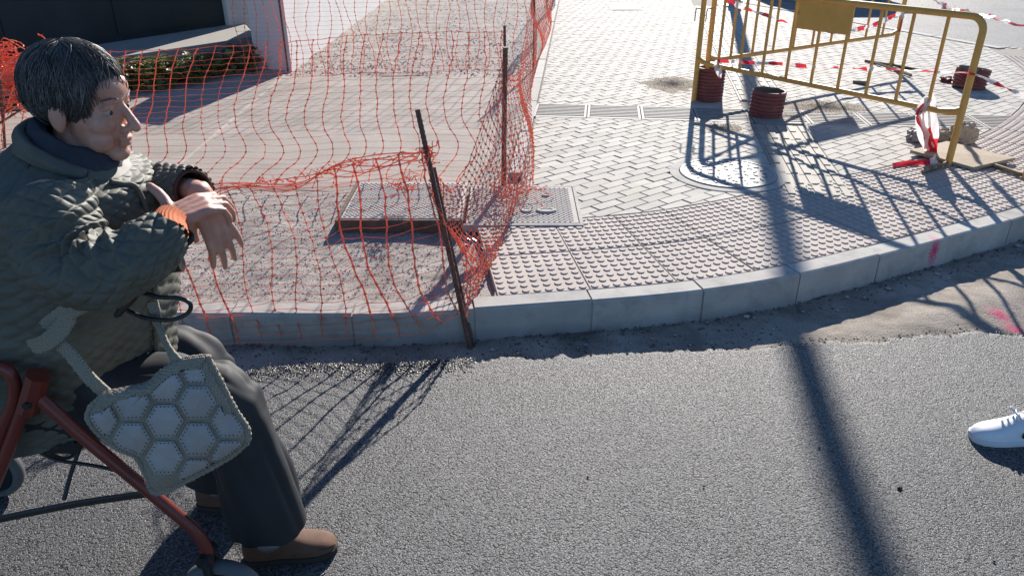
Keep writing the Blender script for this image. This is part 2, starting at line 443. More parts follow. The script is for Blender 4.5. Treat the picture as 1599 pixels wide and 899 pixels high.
# ---- tactile border: two courses of domed tiles following the kerb
TS = .412; st = s_mark + .02 - TS
def dome(mb, s, o, z):
    r0, r1, h = .0182, .0150, .0046
    c = kpt(s, o); n = 10
    ring = [[(c.x+r*math.cos(2*PI*k/n), c.y+r*math.sin(2*PI*k/n), zz) for k in range(n)] for r, zz in ((r0, z-.001), (r0*.93, z+h*.7), (r1, z+h))]
    oo = mb.quad_grid(ring, True); mb.f.append(tuple(oo+2*n+k for k in range(n)))
kk = 0
while st + (kk+1)*TS < KLEN-.4:
    for row in (0, 1):
        a = st+kk*TS; b = a+TS-.003
        o0 = KW+.007+row*(TW/2); o1 = o0+TW/2-.003
        z = ZP-.001+random.gauss(0, .001)
        out = [kpt(a+(b-a)*i/4, o0) for i in range(5)] + [kpt(b-(b-a)*i/4, o1) for i in range(5)]
        pl2 = [(p.x, p.y) for p in out]
        mb = MB(); mb.piece(pl2, z, ZP-.03, .003)
        far = kpt(a, o0).length > 9
        N = 8 if not far else 8
        for i in range(N):
            for j in range(N):
                ds = (b-a)*(i+.5)/N; do = (o1-o0)*(j+.5)/N
                c_ = kpt(a+ds, o0+do)
                dome(mb, a+ds, o0+do, z)
        mb.build('tactile_tile', M_TACT, pavement)
    kk += 1

# ---- guide strip of ribbed tiles
gk = 0
for i in range(0, 24):
    a = i*.402; c = G0 + gdir*(a+.2) + gnor*(GW/2)
    p = (c - D0).dot(dnor)
    if -.17 < p < DWID+.17: continue
    if c.y > 13.5: continue
    if i < 0: continue
    mb = MB(); A = G0+gdir*(a+.003)+gnor*.003; B = gdir*.396; C = gnor*(GW-.006)
    mb.piece([tuple(q.xy) for q in (A, A+C, A+C+B, A+B)], ZP-.001, ZP-.03, .003)
    for r in range(5):
        cx = A + gnor*(.04+.0785*r) + B*.5
        for h_ in (0, 1):
            cy = cx + gdir*(-.099+.198*h_)
            mm = Matrix((gnor.to_tuple(), gdir.to_tuple(), (0, 0, 1))).transposed()
            w_, l_ = .021, .089
            q = [cy-gnor*w_-gdir*l_, cy+gnor*w_-gdir*l_, cy+gnor*w_+gdir*l_, cy-gnor*w_+gdir*l_]
            mb.piece([tuple(x.xy) for x in q], ZP+.006, ZP-.005, .004)
    mb.build('guide_tile', M_GUIDE, pavement)

# ---- drain channel: a dark trough carrying grates
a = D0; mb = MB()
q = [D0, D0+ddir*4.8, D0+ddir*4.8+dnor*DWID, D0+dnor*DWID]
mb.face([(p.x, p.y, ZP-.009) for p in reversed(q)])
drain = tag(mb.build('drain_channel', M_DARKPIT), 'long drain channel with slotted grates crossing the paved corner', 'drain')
GL = .43
for i in range(11):
    A = D0+ddir*(i*GL+.004); mb = MB(); E = ddir*(GL-.008); Wd = dnor*DWID
    def bar(p0, p1, p2, p3, zt=ZP+.002): mb.piece([tuple(x.xy) for x in (p0, p1, p2, p3)], zt, ZP-.02, .002)
    bar(A+Wd, A+Wd+ddir*.02, A+ddir*.02, A); bar(A+Wd+E-ddir*.02, A+Wd+E, A+E, A+E-ddir*.02)
    nb = 9
    for k in range(nb):
        t0 = DWID*(k/nb)+.004; t1 = DWID*((k+1)/nb)-.023 if k < nb-1 else DWID
        bar(A+dnor*t1+ddir*.021, A+dnor*t1+E-ddir*.021, A+dnor*t0+E-ddir*.021, A+dnor*t0+ddir*.021)
    mb.build('grate', M_STEEL, drain)
# ---- dug-up footway on the left: gravel, screed slab, far gravel
ZG = .052
def gz(x, y): return ZG + .012*fbm(x, y, 1, 2.2) + .006*fbm(x, y, 4, 14, 3)
mb = MB(); pts = []
X0, X1, NX = -4.6, .12, 190
for i in range(NX+1):
    x = X0+(X1-X0)*i/NX; row = []
    s_ = knear(x, 2.9); y0 = kpt(s_, KW+.0).y
    for j in range(60):
        y = y0 + (4.55-y0)*j/59
        z = gz(x, y)
        e = min(1, (y-y0)/.12); z = z*e + (1-e)*(ZP-.030)
        lip = 1/(1+math.exp(-(y-4.4)/.04)); z = z*(1-lip) + (.045)*lip
        row.append((x, y, z))
    pts.append(row)
mb.quad_grid([list(reversed(r)) for r in pts]); tag(mb.build('gravel_ground', M_GRAV, smooth=True), kind='structure')
mb = MB(); mb.face([(-14, 2.9, .02), (-4.5, 2.9, .02), (-4.5, 4.5, .02), (-14, 4.5, .02)]); tag(mb.build('footway_base', M_GRAV), kind='structure')
mb = MB(); pts = []
for i in range(90):
    x = -8 + (FX(6)+.02+8)*i/89; row = []
    for j in range(50):
        y = 4.42 + (8.0-4.42)*j/49
        xx = x if i < 89 else FX(y)-.085
        row.append((min(xx, FX(y)-.085), y + (.05*fbm(x, 0, 2, 3) if j == 0 else 0), .060 + .005*fbm(x, y, 2, 1.5) + .0015*fbm(x, y, 2, 12) - (.012 if j == 0 else 0)))
    pts.append(row)
mb.quad_grid([list(reversed(r)) for r in pts]); tag(mb.build('concrete_slab', M_SLAB, smooth=True), kind='structure')
mb = MB(); A, B = P(248, 286, .068), P(446, 117, .068)
mb.piece([(-8, 4.55), (A.x, A.y), (B.x, B.y), (B.x-.2, 8.6), (-8, 8.6)], .074, .03, .012)
tag(mb.build('driveway_slab', M_SLAB), kind='structure')
mb = MB(); pts = []
for i in range(80):
    x = -7 + 7.9*i/79; row = []
    for j in range(70):
        y = 7.8 + 9.4*j/69
        row.append((min(x, FX(y)-.085), y, .066 + .012*fbm(x, y, 2, 1.7) + .003*fbm(x, y, 2, 5) - (.01 if j == 0 else 0)))
    pts.append(row)
mb.quad_grid([list(reversed(r)) for r in pts]); tag(mb.build('far_gravel', M_GRAV, smooth=True), kind='structure')
# loose stones: in the fill, along the kerb foot and at the asphalt's edge
def stones(name, n, place, r0, r1, mat, flat=.6):
    mb = MB()
    for _ in range(n):
        p = place(); r = r0*(r1/r0)**(random.random()**1.8); a = random.random()*PI
        o = len(mb.v); pts = [(1, 0, 0), (.2, .9, .1), (-.9, .3, 0), (-.3, -.8, .1), (.1, .1, flat), (0, 0, -.5)]
        for q in pts:
            x, y, z = [c*r*random.uniform(.7, 1.2) for c in q]
            mb.v.append((p[0]+x*math.cos(a)-y*math.sin(a), p[1]+x*math.sin(a)+y*math.cos(a), p[2]+z))
        for f in ((0,1,4), (1,2,4), (2,3,4), (3,0,4), (1,0,5), (2,1,5), (3,2,5), (0,3,5)): mb.f.append(tuple(o+i for i in f))
    return mb.build(name, mat)
M_STONE = S('stone_chips', (.42, .38, .345), .9, .35, 40, .2, 200)
M_STONED = S('dark_stone_chips', (.12, .115, .11), .8, .4, 60, .2, 200)
M_BIT = S('bitumen_crumbs', (.018, .018, .02), .45, .3, 60, .2, 200)
def pl_gravel():
    while True:
        u, v = random.uniform(-80, 760), random.uniform(285, 470); p = P(u, v, ZG)
        if p.y < 4.4 and p.x < -.03: p.z = gz(p.x, p.y)+.001; return p
tag(stones('gravel_stones', 7000, pl_gravel, .0022, .0075, M_STONE), 'loose pale gravel stones over the dug-up footway', 'gravel', kind='stuff')
def pl_far():
    p = P(random.uniform(440, 830), random.uniform(-5, 118), .07); p.z = .068+.012*fbm(p.x, p.y, 2, 1.7) + .003*fbm(p.x, p.y, 2, 5); return p
tag(stones('rubble_stones', 6000, pl_far, .005, .017, M_STONE), 'coarse rubble stones over the far footway', 'gravel', kind='stuff')
def pl_foot():
    s_ = random.uniform(knear(-2.5, 2.8), KLEN*.93); off = -random.random()**1.7*.34
    p = kpt(s_, off); p.z = -.057+.009*fbm(p.x, p.y, 2, 4); return p
tag(stones('kerb_foot_stones', 4200, pl_foot, .003, .011, M_STONED), 'small dark stones scattered along the foot of the kerb', 'gravel', kind='stuff')
def pl_band():
    while True:
        p = random.choice(ec)
        if -1.7 < p.x < -.15: break
    return Vector((p.x+random.uniform(-.01, .01), p.y - abs(random.gauss(0, .045)) + .01, .001))
tag(stones('fresh_bitumen', 4200, pl_band, .0025, .007, M_BIT, .35), 'dark band of loose fresh bitumen along the asphalt edge left of the stake shadow', 'crumbs', kind='stuff')
def pl_big():
    s_ = random.uniform(knear(-.2, 2.8), KLEN*.9); p = kpt(s_, -random.random()*.2-.02); p.z = -.053+.009*fbm(p.x, p.y, 2, 4); return p
tag(stones('pebbles', 70, pl_big, .008, .021, M_STONE), 'pale pebbles lying at the foot of the kerb', 'gravel', kind='stuff')
def pl_edge():
    p = random.choice(ec[100:-100]); x, y = p.x+random.uniform(-.01, .01), p.y
    return Vector((x, y + fbm(p.x, p.y, 3, 9, 4)*.03 + random.gauss(.004, .022), -.012+random.uniform(-.012, .012)))
tag(stones('asphalt_crumbs', 6500, pl_edge, .003, .008, M_BIT), 'black bitumen crumbs along the ragged asphalt edge', 'crumbs', kind='stuff')
for i, (u, v, r) in enumerate(((1404, 763, .011), (1279, 700, .007), (1552, 877, .006), (918, 745, .006), (1099, 760, .006))):
    c_ = P(u, v); ob = stones('bitumen_lump', 1, lambda: Vector((c_.x, c_.y, .003)), r, r, M_BIT)
    tag(ob, ('larger black lump of bitumen on the asphalt right of the pole shadow', 'black crumb on the asphalt left of the pole shadow', 'tiny black crumb on the asphalt below the white sneaker', 'tiny black crumb on the open middle asphalt, left one', 'tiny black crumb on the open middle asphalt, right one')[i], 'lump')

# ---- flush border stones between the slab and the pavers
mb = MB(); mb.face([(FX(4.4)-.09, 4.4, .05), (FX(4.4)+.0, 4.4, .05), (FX(17), 17, .05), (FX(17)-.09, 17, .05)])
border = tag(mb.build('border_kerb', M_MORT), kind='structure')
y = 4.62
while y < 16:
    mb = MB(); y2 = y+.98
    mb.piece([(FX(y)-.082, y), (FX(y)-.004, y), (FX(y2)-.004, y2-.008), (FX(y2)-.082, y2-.008)], ZP+.004+random.gauss(0, .001), .0, .005)
    mb.build('border_stone', M_KERB, border); y = y2
# ---- side street on the far right
mb = MB(); mb.face([(7.1, 5.6, .060), (60, 5.6, .060), (60, 120, .060), (-40, 120, .060), (-40, 17, .060), (2.72, 17, .060), (3.87, 14.0, .060), (5.64, 9.32, .060)])
tag(mb.build('side_street', M_SIDE), kind='structure')
mb = MB(); a, b, c = Vector((5.66, 9.25, 0)), Vector((3.87, 14.0, 0)), Vector((2.72, 17, 0))
for p, q in ((a, b), (b, c)):
    d = (q-p).normalized(); n_ = Vector((d.y, -d.x, 0)); L = (q-p).length; k = 0.0
    while k < L-.2:
        e = min(k+.98, L); p0, p1 = p+d*k, p+d*e
        mb = MB(); mb.piece([tuple(x.xy) for x in (p0+n_*.12, p1+n_*.12-d*.008, p1-d*.008, p0)], ZP+.003, 0, .005)
        mb.build('border_stone', M_KERB, border); k = e
# grate in the side street
g0, g1 = P(1546, 76, .066), P(1640, 92, .066); gd = (g1-g0); L = gd.length; gd.normalize(); gn = Vector((-gd.y, gd.x, 0))
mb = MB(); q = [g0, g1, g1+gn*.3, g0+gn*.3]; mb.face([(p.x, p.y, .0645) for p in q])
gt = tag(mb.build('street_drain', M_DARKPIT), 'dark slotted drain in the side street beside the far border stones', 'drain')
k = 0
while k*.085 < L:
    A = g0+gd*(k*.085); mb = MB(); mb.piece([tuple(x.xy) for x in (A, A+gd*.045, A+gd*.045+gn*.3, A+gn*.3)], .074, .05, .003); mb.build('bar', M_STEEL, gt); k += 1

# ---- two-lid chamber cover at the kerb, left lid lifted clear of the fill
cov = thing('chamber_cover', 'large two-lid chequered chamber cover between gravel and tactile paving', 'manhole cover', (-.28, 4.05, ZP))
def lid(x0, x1, y0, y1, z, name='lid'):
    mb = MB(); mb.piece([(x0, y0), (x1, y0), (x1, y1), (x0, y1)], z, z-.045, .004)
    n = 0; yy = y0+.02
    while yy < y1-.02:
        xx = x0+.02+(.014 if n % 2 else 0)
        while xx < x1-.02:
            a = .55 if n % 2 else -.55
            d = Vector((math.cos(a), math.sin(a)))*.0125; e = Vector((-d.y, d.x))*.36
            c = Vector((xx, yy)); o = len(mb.v)
            for q in (c+d, c+e, c-d, c-e): mb.v.append((q.x, q.y, z-.001))
            mb.v.append((c.x+d.x*.35, c.y+d.y*.35, z+.0036)); mb.v.append((c.x-d.x*.35, c.y-d.y*.35, z+.0036))
            for f in ((0,1,4), (1,5,4), (1,2,5), (2,3,5), (3,4,5), (3,0,4)): mb.f.append(tuple(o+i for i in f))
            xx += .028
        yy += .0165; n += 1
    return mb.build(name, M_CHECK, cov)
lid(-.245, pit_x1-.022, pit_y0+.02, pit_y1-.02, ZP+.010); lid(-.90, -.262, pit_y0+.02, pit_y1-.02, ZP+.038)
mb = MB()
for x0, x1, y0, y1, zt in ((-.255, pit_x1, pit_y0-.002, pit_y0+.016, ZP+.009), (-.255, pit_x1, pit_y1-.016, pit_y1+.004, ZP+.009), (pit_x1-.018, pit_x1, pit_y0+.0165, pit_y1-.0165, ZP+.0095)):
    mb.piece([(x0, y0), (x1, y0), (x1, y1), (x0, y1)], zt, ZP-.03, .002)
mb.build('frame', M_KERB, cov)
mb = MB()
for x0, x1, y0, y1 in ((-.925, -.258, pit_y0, pit_y0+.018), (-.925, -.905, pit_y0+.0185, pit_y1)):
    mb.piece([(x0, y0), (x1, y0), (x1, y1), (x0, y1)], ZP+.034, ZP-.05, .002)
f_ = mb.build('raised_frame', M_RUSTDK, cov); f_['label'] = 'rusty dark side of the lifted lid'
for u, v, rx, ry in ((853, 329, .058, .034), (822, 329, .03, .026), (852, 305, .022, .02)):
    c = P(u, v, ZP+.012); mb = MB(); mb.lathe([(0.001, .011), (.55, .011), (.62, .014), (.9, .014), (1, .010), (1, -.004)], 20, Matrix.Translation((c.x, c.y, ZP+.006)) @ Matrix.Diagonal((rx, ry, 1, 1)))
    mb.build('badge', M_KERB, cov, auto=30)
# ---- round manhole cover in the pavers
mh = thing('manhole_cover', 'round patterned iron manhole cover set in the pavers under barrier shadow', 'manhole cover', (MC.x, MC.y, ZP))
T_ = Matrix.Translation((MC.x, MC.y, ZP))
mb = MB(); mb.lathe([(MR-.045, -.01), (MR-.045, .004), (MR, .005), (MR+.012, .004), (MR+.014, -.02)], 64, T_); mb.build('ring', M_KERB, mh, auto=30)
mb = MB(); mb.lathe([(.001, .007), (MR-.075, .007), (MR-.07, .011), (MR-.056, .011), (MR-.05, .007), (MR-.05, -.01)], 64, T_); disc = mb.build('disc', M_IRON, mh, auto=30)
mb = MB()
for rr, n_, ln in ((.06, 6, .03), (.115, 10, .034), (.17, 16, .034), (.225, 22, .034)):
    for i in range(n_):
        a = 2*PI*i/n_ + rr*7; c = MC.xy + Vector((math.cos(a), math.sin(a)))*rr
        b_ = a + (.8 if i % 2 else -.7); d = Vector((math.cos(b_), math.sin(b_)))*ln/2; e = Vector((-d.y, d.x))*.3
        mb.piece([tuple(x) for x in (c-d-e, c+d-e, c+d+e, c-d+e)], ZP+.012, ZP+.004, .002)
tag(mb.build('raised_pattern', M_IRON, mh), kind='stuff')
c0, c1 = P(945, 6, ZP), P(1006, 17, ZP)
sc_ = thing('access_cover', 'small pale rectangular cover far up the paved footway', 'manhole cover', ((c0.x+c1.x)/2, (c0.y+c1.y)/2, ZP))
mb = MB(); mb.piece([(c0.x, c1.y), (c1.x, c1.y), (c1.x, c0.y), (c0.x, c0.y)], ZP+.006, ZP-.02, .003); mb.build('frame', M_STEEL, sc_)
mb = MB(); mb.piece([(c0.x+.03, c1.y+.06), (c1.x-.03, c1.y+.06), (c1.x-.03, c0.y-.06), (c0.x+.03, c0.y-.06)], ZP+.010, ZP-.02, .003); mb.build('lid', M_KERB, sc_)
# ---- sand spilled on the pavers
M_SAND = S('spilled_sand', (.33, .28, .21), .95, .25, 9, .35, 300, .8, .005, 160)
def sand(u, v, rx, ry, h, label, n=5200):
    c = P(u, v, ZP); mb = MB(); pts = []
    for i in range(9):
        pts.append([])
        for k in range(40):
            a = 2*PI*k/40; e = 1+.35*fbm(math.cos(a), math.sin(a), u, 2.2); r = i/8
            x, y = c.x+rx*e*r*math.cos(a), c.y+ry*e*r*math.sin(a)
            pts[-1].append((x, y, ZP-.002+h*(1-r*r)**1.0*(.6+.6*fbm(x, y, 2, 9)) if i < 8 else ZP-.004))
    mb.quad_grid(pts, True)
    for _ in range(n):
        a = random.random()*2*PI; r = abs(random.gauss(0, .62)); e = 1+.35*fbm(math.cos(a), math.sin(a), u, 2.2)
        p = Vector((c.x+rx*e*r*math.cos(a), c.y+ry*e*r*math.sin(a), ZP+max(0, h*(1-r*r))*.8)); s_ = random.uniform(.0015, .0038); o = len(mb.v)
        for q in ((1, 0, 0), (-.5, .8, 0), (-.5, -.8, 0), (0, 0, .6)): mb.v.append((p.x+q[0]*s_, p.y+q[1]*s_, p.z+q[2]*s_))
        for f in ((0,1,3), (1,2,3), (2,0,3)): mb.f.append(tuple(o+i for i in f))
    tag(mb.build('sand', M_SAND), label, 'sand', kind='stuff')
sand(1050, 132, .30, .42, .012, 'loose sand on the pavers left of the tall pipe stub')
sand(1290, 168, .36, .32, .010, 'loose sand over the drain right of the short pipe stub')
sand(1128, 200, .20, .22, .008, 'sand crumbs on the drain below the tall pipe stub', 1300)
sand(1235, 182, .26, .12, .006, 'pinkish sand streak beside the short pipe stub', 700)

# ---- white garden wall, dark house front with its ledge, planted bed
M_WHITE = S('white_render', (.74, .72, .69), .85, .05, 3, .04, 200, .25, .002, 60, dirt=(.55, .51, .46), dscale=2.5, dth=(.6, .85))
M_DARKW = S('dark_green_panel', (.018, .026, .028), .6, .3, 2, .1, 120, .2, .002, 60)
M_LEDGE = S('ledge_concrete', (.36, .335, .30), .9, .2, 3, .2, 120, .5, .004, 50, dirt=(.2, .185, .165), dscale=3, dth=(.5, .75))
a, b = P(400, 107, .07), P(456, 112, .07)
mb = MB(); mb.piece([(a.x, a.y), (b.x, b.y), (b.x+.0, 15), (a.x, 15)], 1.02, 0, .01)
ww = thing('garden_wall', 'white rendered garden wall running back from the dug-up footway', 'wall', (b.x, b.y, 0))
mb.build('wall', M_WHITE, ww)
mb = MB(); mb.piece([(a.x-.03, a.y-.03), (b.x+.03, b.y-.03), (b.x+.03, 15.0), (a.x-.03, 15.0)], 1.07, 1.022, .008); mb.build('coping', M_LEDGE, ww)
w0, w1 = P(0, 92, .28), P(352, 39, .28); wd = (w1-w0).normalized(); wn_ = Vector((-wd.y, wd.x, 0))
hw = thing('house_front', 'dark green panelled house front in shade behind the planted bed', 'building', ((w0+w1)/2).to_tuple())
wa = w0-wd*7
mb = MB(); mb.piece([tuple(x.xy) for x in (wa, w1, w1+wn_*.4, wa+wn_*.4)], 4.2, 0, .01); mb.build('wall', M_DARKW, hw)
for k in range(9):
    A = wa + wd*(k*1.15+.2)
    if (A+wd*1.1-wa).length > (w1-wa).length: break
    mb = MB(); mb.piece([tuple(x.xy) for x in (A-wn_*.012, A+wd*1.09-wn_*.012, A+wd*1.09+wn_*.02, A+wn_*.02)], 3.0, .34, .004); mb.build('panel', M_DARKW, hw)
fl0, fl1 = P(120, 112, .2), P(402, 68, .2); fl0 = fl0-(fl1-fl0).normalized()*8
mb = MB(); mb.piece([tuple(x.xy) for x in (fl0, fl1, w1+wd*.3, wa)], .275, 0, .02); mb.build('ledge', M_LEDGE, hw)
mb = MB(); A = w1+wd*.01; mb.piece([tuple(x.xy) for x in (A-wn_*.06, A+wd*.42-wn_*.06, A+wd*.42+wn_*.4, A+wn_*.4)], 4.2, .0, .01); mb.build('pillar', M_WHITE, hw)
# planted bed with leafy ground cover
e0, e1 = P(60, 168, .07), P(400, 107, .07); ed = (e1-e0).normalized(); en = Vector((-ed.y, ed.x, 0))
M_SOIL = S('bed_soil', (.06, .045, .03), .95, .3, 10, .3, 200, .8, .006, 60)
mb = MB(); mb.face([(x.x, x.y, .085) for x in (e0-ed*4, e1, fl1, fl0)]); tag(mb.build('planting_bed', M_SOIL), kind='structure')
M_LEAF = S('ivy_leaf', (.17, .22, .07), .45, .35, 14, .1, 60, rnd=.5, trans=.3)
M_LEAFY = S('ochre_leaf', (.19, .14, .03), .5, .35, 14, .1, 60, rnd=.5, trans=.3)
M_STEM = S('stem', (.10, .08, .05), .9)
def leafbush(c, r, h, n, label, ym=.1):
    t = thing('ivy_plant', label, 'plant', (c.x, c.y, .085), 'ground cover along the house ledge')
    for mat, cnt, nm in ((M_LEAF, int(n*(1-ym)), 'foliage'), (M_LEAFY, int(n*ym), 'faded_foliage')):
        if cnt < 1: continue
        mb = MB(); tn = []
        for _ in range(cnt):
            a = random.random()*2*PI; q = random.random()**.5; hh = h*(1-q*q*.7)*random.uniform(.35, 1)
            p = Vector((c.x+r*q*math.cos(a), c.y+r*.75*q*math.sin(a), .085+hh)); s_ = random.uniform(.04, .085)
            R_ = Matrix.Rotation(random.random()*2*PI, 3, 'Z') @ Matrix.Rotation(random.uniform(-.9, .5), 3, 'X')
            out = [(0, 0, 0), (.45, .25, .06), (.55, .7, 0), (.2, .85, .05), (0, 1.15, -.06), (-.2, .85, .05), (-.55, .7, 0), (-.45, .25, .06)]
            o = len(mb.v); mb.v.extend([tuple(p + R_ @ (Vector(k)*s_)) for k in out]); mb.v.append(tuple(p + R_ @ (Vector((0, .55, -.05))*s_)))
            f0 = len(mb.f)
            for k in range(8): mb.f.append((o+k, o+(k+1) % 8, o+8))
            tn += [random.random()]*8
        ob = mb.build(nm, mat, t); at = ob.data.attributes.new('tone', 'FLOAT', 'FACE'); at.data.foreach_set('value', tn)
    mb = MB()
    for _ in range(14):
        a = random.random()*2*PI; q = r*random.random()*.8
        mb.tube([(c.x, c.y, .08), (c.x+q*.5*math.cos(a), c.y+q*.5*math.sin(a), .085+h*.5), (c.x+q*math.cos(a), c.y+q*math.sin(a)*.75, .085+h*.8)], .004, 5)
    mb.build('stems', M_STEM, t)
for i, (u, v, r, h, n, lb, ym) in enumerate(((215, 128, .34, .28, 260, 'bright ivy clump right beside the seated person\'s head', .12), (262, 122, .36, .28, 280, 'leafy ivy clump left of the driveway shadow tip', .06), (312, 112, .32, .24, 200, 'shaded ivy clump in the middle of the bed', .05), (352, 104, .30, .24, 170, 'dark ivy clump near the white wall', .15), (388, 97, .24, .26, 110, 'brownish ivy clump against the white wall', .45))):
    leafbush(P(u, v+5, .1), r, h, n, lb, ym)

# ---- lamp post whose long shadow crosses the corner
M_LAMP = S('grey_post_paint', (.30, .31, .32), .5, .1, 6, metal=.2)
lp0 = P(1146, 10, ZP)
lp = thing('lamp_post', 'tall grey street lamp post standing far up the pavers', 'lamp post', lp0.to_tuple())
mb = MB(); mb.tube(catmull([lp0, lp0+Vector((0, 0, 2.5)), lp0+Vector((0, 0, 4.5)), lp0+Vector((.02, 0, 5.0)), lp0+Vector((.12, 0, 5.55)), lp0+Vector((.32, .0, 6.1)), lp0+Vector((.6, 0, 6.55))], 5), [.078]*11+[.074]*10+[.066]*5+[.06]*5, 20); mb.build('pole', M_LAMP, lp, auto=40)
mb = MB(); mb.lathe([(.18, 0), (.18, .02), (.10, .03), (.10, .30), (.07, .34)], 20, Matrix.Translation(lp0)); mb.build('base', M_LAMP, lp, auto=40)
mb = MB(); mb.tube([lp0+Vector((.6, 0, 6.55)), lp0+Vector((.9, 0, 6.75)), lp0+Vector((1.2, 0, 6.8))], .03, 10); mb.build('arm', M_LAMP, lp, auto=40)
mb = MB(); mb.ellipsoid(lp0+Vector((1.4, 0, 6.8)), (.32, .14, .07)); mb.build('lantern', M_LAMP, lp, smooth=True)

# ---- parked van just beyond the top of the view; only its shadow reaches the picture
M_VAN = S('van_paint', (.55, .56, .58), .3, .03, 2); M_GLASS = S('van_glass', (.02, .025, .03), .08, 0); M_TYRE = S('rubber', (.02, .02, .02), .8, .2, 20)
vx, vy, vw = 5.95, 14.5, 1.75
van = thing('parked_van', 'pale parked van in the side street whose shadow falls behind the barriers', 'van', (vx, vy, .06))
prof = [(0, .32), (-.02, .62), (.10, .92), (.75, 1.06), (1.35, 1.72), (1.6, 1.84), (2.6, 1.88), (3.9, 1.84), (4.1, 1.65), (4.18, .9), (4.15, .35)]
mb = MB(); rows = []
for sx, ins in ((-1, .10), (-1, .0), (-.93, 0), (.93, 0), (1, 0), (1, .10)):
    row = []
    for yy, zz in prof:
        k = max(0, (zz-.95))*.16
        x = sx*(vw/2-k) if abs(sx) == 1 else sx*(vw/2-k)
        sh = .06 if abs(sx) == 1 else 0
        row.append((vx+x, vy+2.09+(yy-2.09)*(1-sh*.6), .06+(zz-sh*(1 if zz > 1 else .3))))
    rows.append(row)
rows = rows[1:5]; mb.quad_grid(rows); mb.face(rows[0]); mb.face(list(reversed(rows[-1])))
mb.build('body', M_VAN, van)
mb = MB(); mb.face([(vx-.62, vy+.86, 1.24), (vx+.62, vy+.86, 1.24), (vx+.55, vy+1.36, 1.79), (vx-.55, vy+1.36, 1.79)]); mb.build('windscreen', M_GLASS, van)
for sx in (-1, 1):
    mb = MB(); mb.face([(vx+sx*.87, vy+1.2, 1.08), (vx+sx*.87, vy+2.3, 1.08), (vx+sx*.79, vy+2.3, 1.66), (vx+sx*.79, vy+1.6, 1.66)]); mb.build('side_window', M_GLASS, van)
    for yy in (.75, 3.4):
        mb = MB(); mb.lathe([(.001, -.1), (.2, -.1), (.3, -.1), (.32, -.07), (.32, .07), (.3, .1), (.001, .1)], 24, Matrix.Translation((vx+sx*(vw/2-.1), vy+yy, .38)) @ Matrix.Rotation(PI/2, 4, 'Y')); mb.build('wheel', M_TYRE, van, auto=40)
# ================================================================ BARRIERS, PIPES, TAPE
M_YEL = S('yellow_paint', (.68, .37, .085), .45, .12, 6, .06, 150, .15, .001, 90, dirt=(.30, .17, .05), dscale=14, dth=(.62, .8))
M_YELF = S('worn_foot_paint', (.33, .25, .12), .7, .3, 20, .2, 120, dirt=(.10, .07, .05), dscale=18, dth=(.45, .6))
def barrier(A, B, h, low, nb, label, plate=(.41, .61, .70), foot=(.30, .30), rake=(0, 0), feet=(False, True)):
    A, B = Vector(A), Vector(B); d = (B-A); L = d.length; d.normalize(); n_ = Vector((-d.y, d.x, 0)); Z = Vector((0, 0, 1)); rk = Vector((rake[0], rake[1], 0))
    t = thing('crowd_barrier', label, 'barrier', A.to_tuple(), 'yellow steel barriers around the corner')
    def at(s, z): return A + d*s + Z*z + rk*z
    r = .085; pts = [at(0, 0)]
    for k in range(7): a = PI - PI/2*k/6; pts.append(at(r+r*math.cos(a), h-r+r*math.sin(a)))
    for k in range(7): a = PI/2 - PI/2*k/6; pts.append(at(L-r+r*math.cos(a), h-r+r*math.sin(a)))
    pts.append(at(L, 0)); mb = MB(); mb.tube(pts, .0215, 12); mb.build('frame', M_YEL, t, auto=50)
    mb = MB(); mb.tube([at(.0, low+.03), at(.05, low+.012), at(.13, low), at(L-.13, low), at(L-.05, low+.012), at(L, low+.03)], [.025, .023, .0185, .0185, .023, .025], 10); mb.build('lower_rail', M_YEL, t, auto=50)
    for k in range(nb):
        s = L*(k+1)/(nb+1); mb = MB(); mb.tube([at(s, low), at(s, h)], .0118, 8); mb.build('bar', M_YEL, t, auto=50)
    if plate:
        s0, s1, z0 = plate; c = at(L*(s0+s1)/2, (z0+h-.02)/2); mb = MB()
        M3 = Matrix((d.to_tuple(), n_.to_tuple(), (0, 0, 1))).transposed()
        mb.box(c - n_*.0115, (L*(s1-s0), .003, h-.02-z0), M3); mb.build('plate', M_YEL, t)
    for s, on in zip((0, L), feet):
        for f in ((1,) if on else ()):
            mb = MB(); p = at(s, 0); q0, q1 = p - n_*foot[0], p + n_*foot[1]
            mb.tube([q0+Z*.012, p-n_*.05+Z*.016, p+Z*.022, p+n_*.05+Z*.016, q1+Z*.012], .014, 8, flat=.9); mb.build('foot', M_YELF, t, auto=50)
    mb = MB()
    for z in (h*.82,):
        p = at(0, z) - d*.018; mb.tube([p, p-d*.02, p-d*.055, p-d*.06-Z*.03, p-d*.06-Z*.10], .005, 6)
    mb.build('hook', M_STEEL, t)
    return at
A1, B1 = P(1083, 158, ZP), P(1480, 258, ZP); LOW1 = Q(1502, 180, B1.y).z-ZP; BH = .905
at1 = barrier(A1, B1, BH, LOW1, 9, 'nearer yellow barrier in front with square plate facing the camera')
A2, B2 = A1+Vector((.10, .06, 0)), P(1391, 104, ZP); LOW2 = LOW1
at2 = barrier(A2, B2, BH, LOW2, 9, 'farther yellow barrier angled back behind the nearer one')
A3 = P(1601, 279, ZP); B3 = A3 + Vector((1.75, -.45, 0)).normalized()*2.0; B3.x = A3.x+1.9; B3.y = A3.y+.62
at3 = barrier(A3, B3, BH, LOW1, 9, 'yellow barrier at the right edge, only its foot in view', foot=(.02, .62), feet=(True, True))
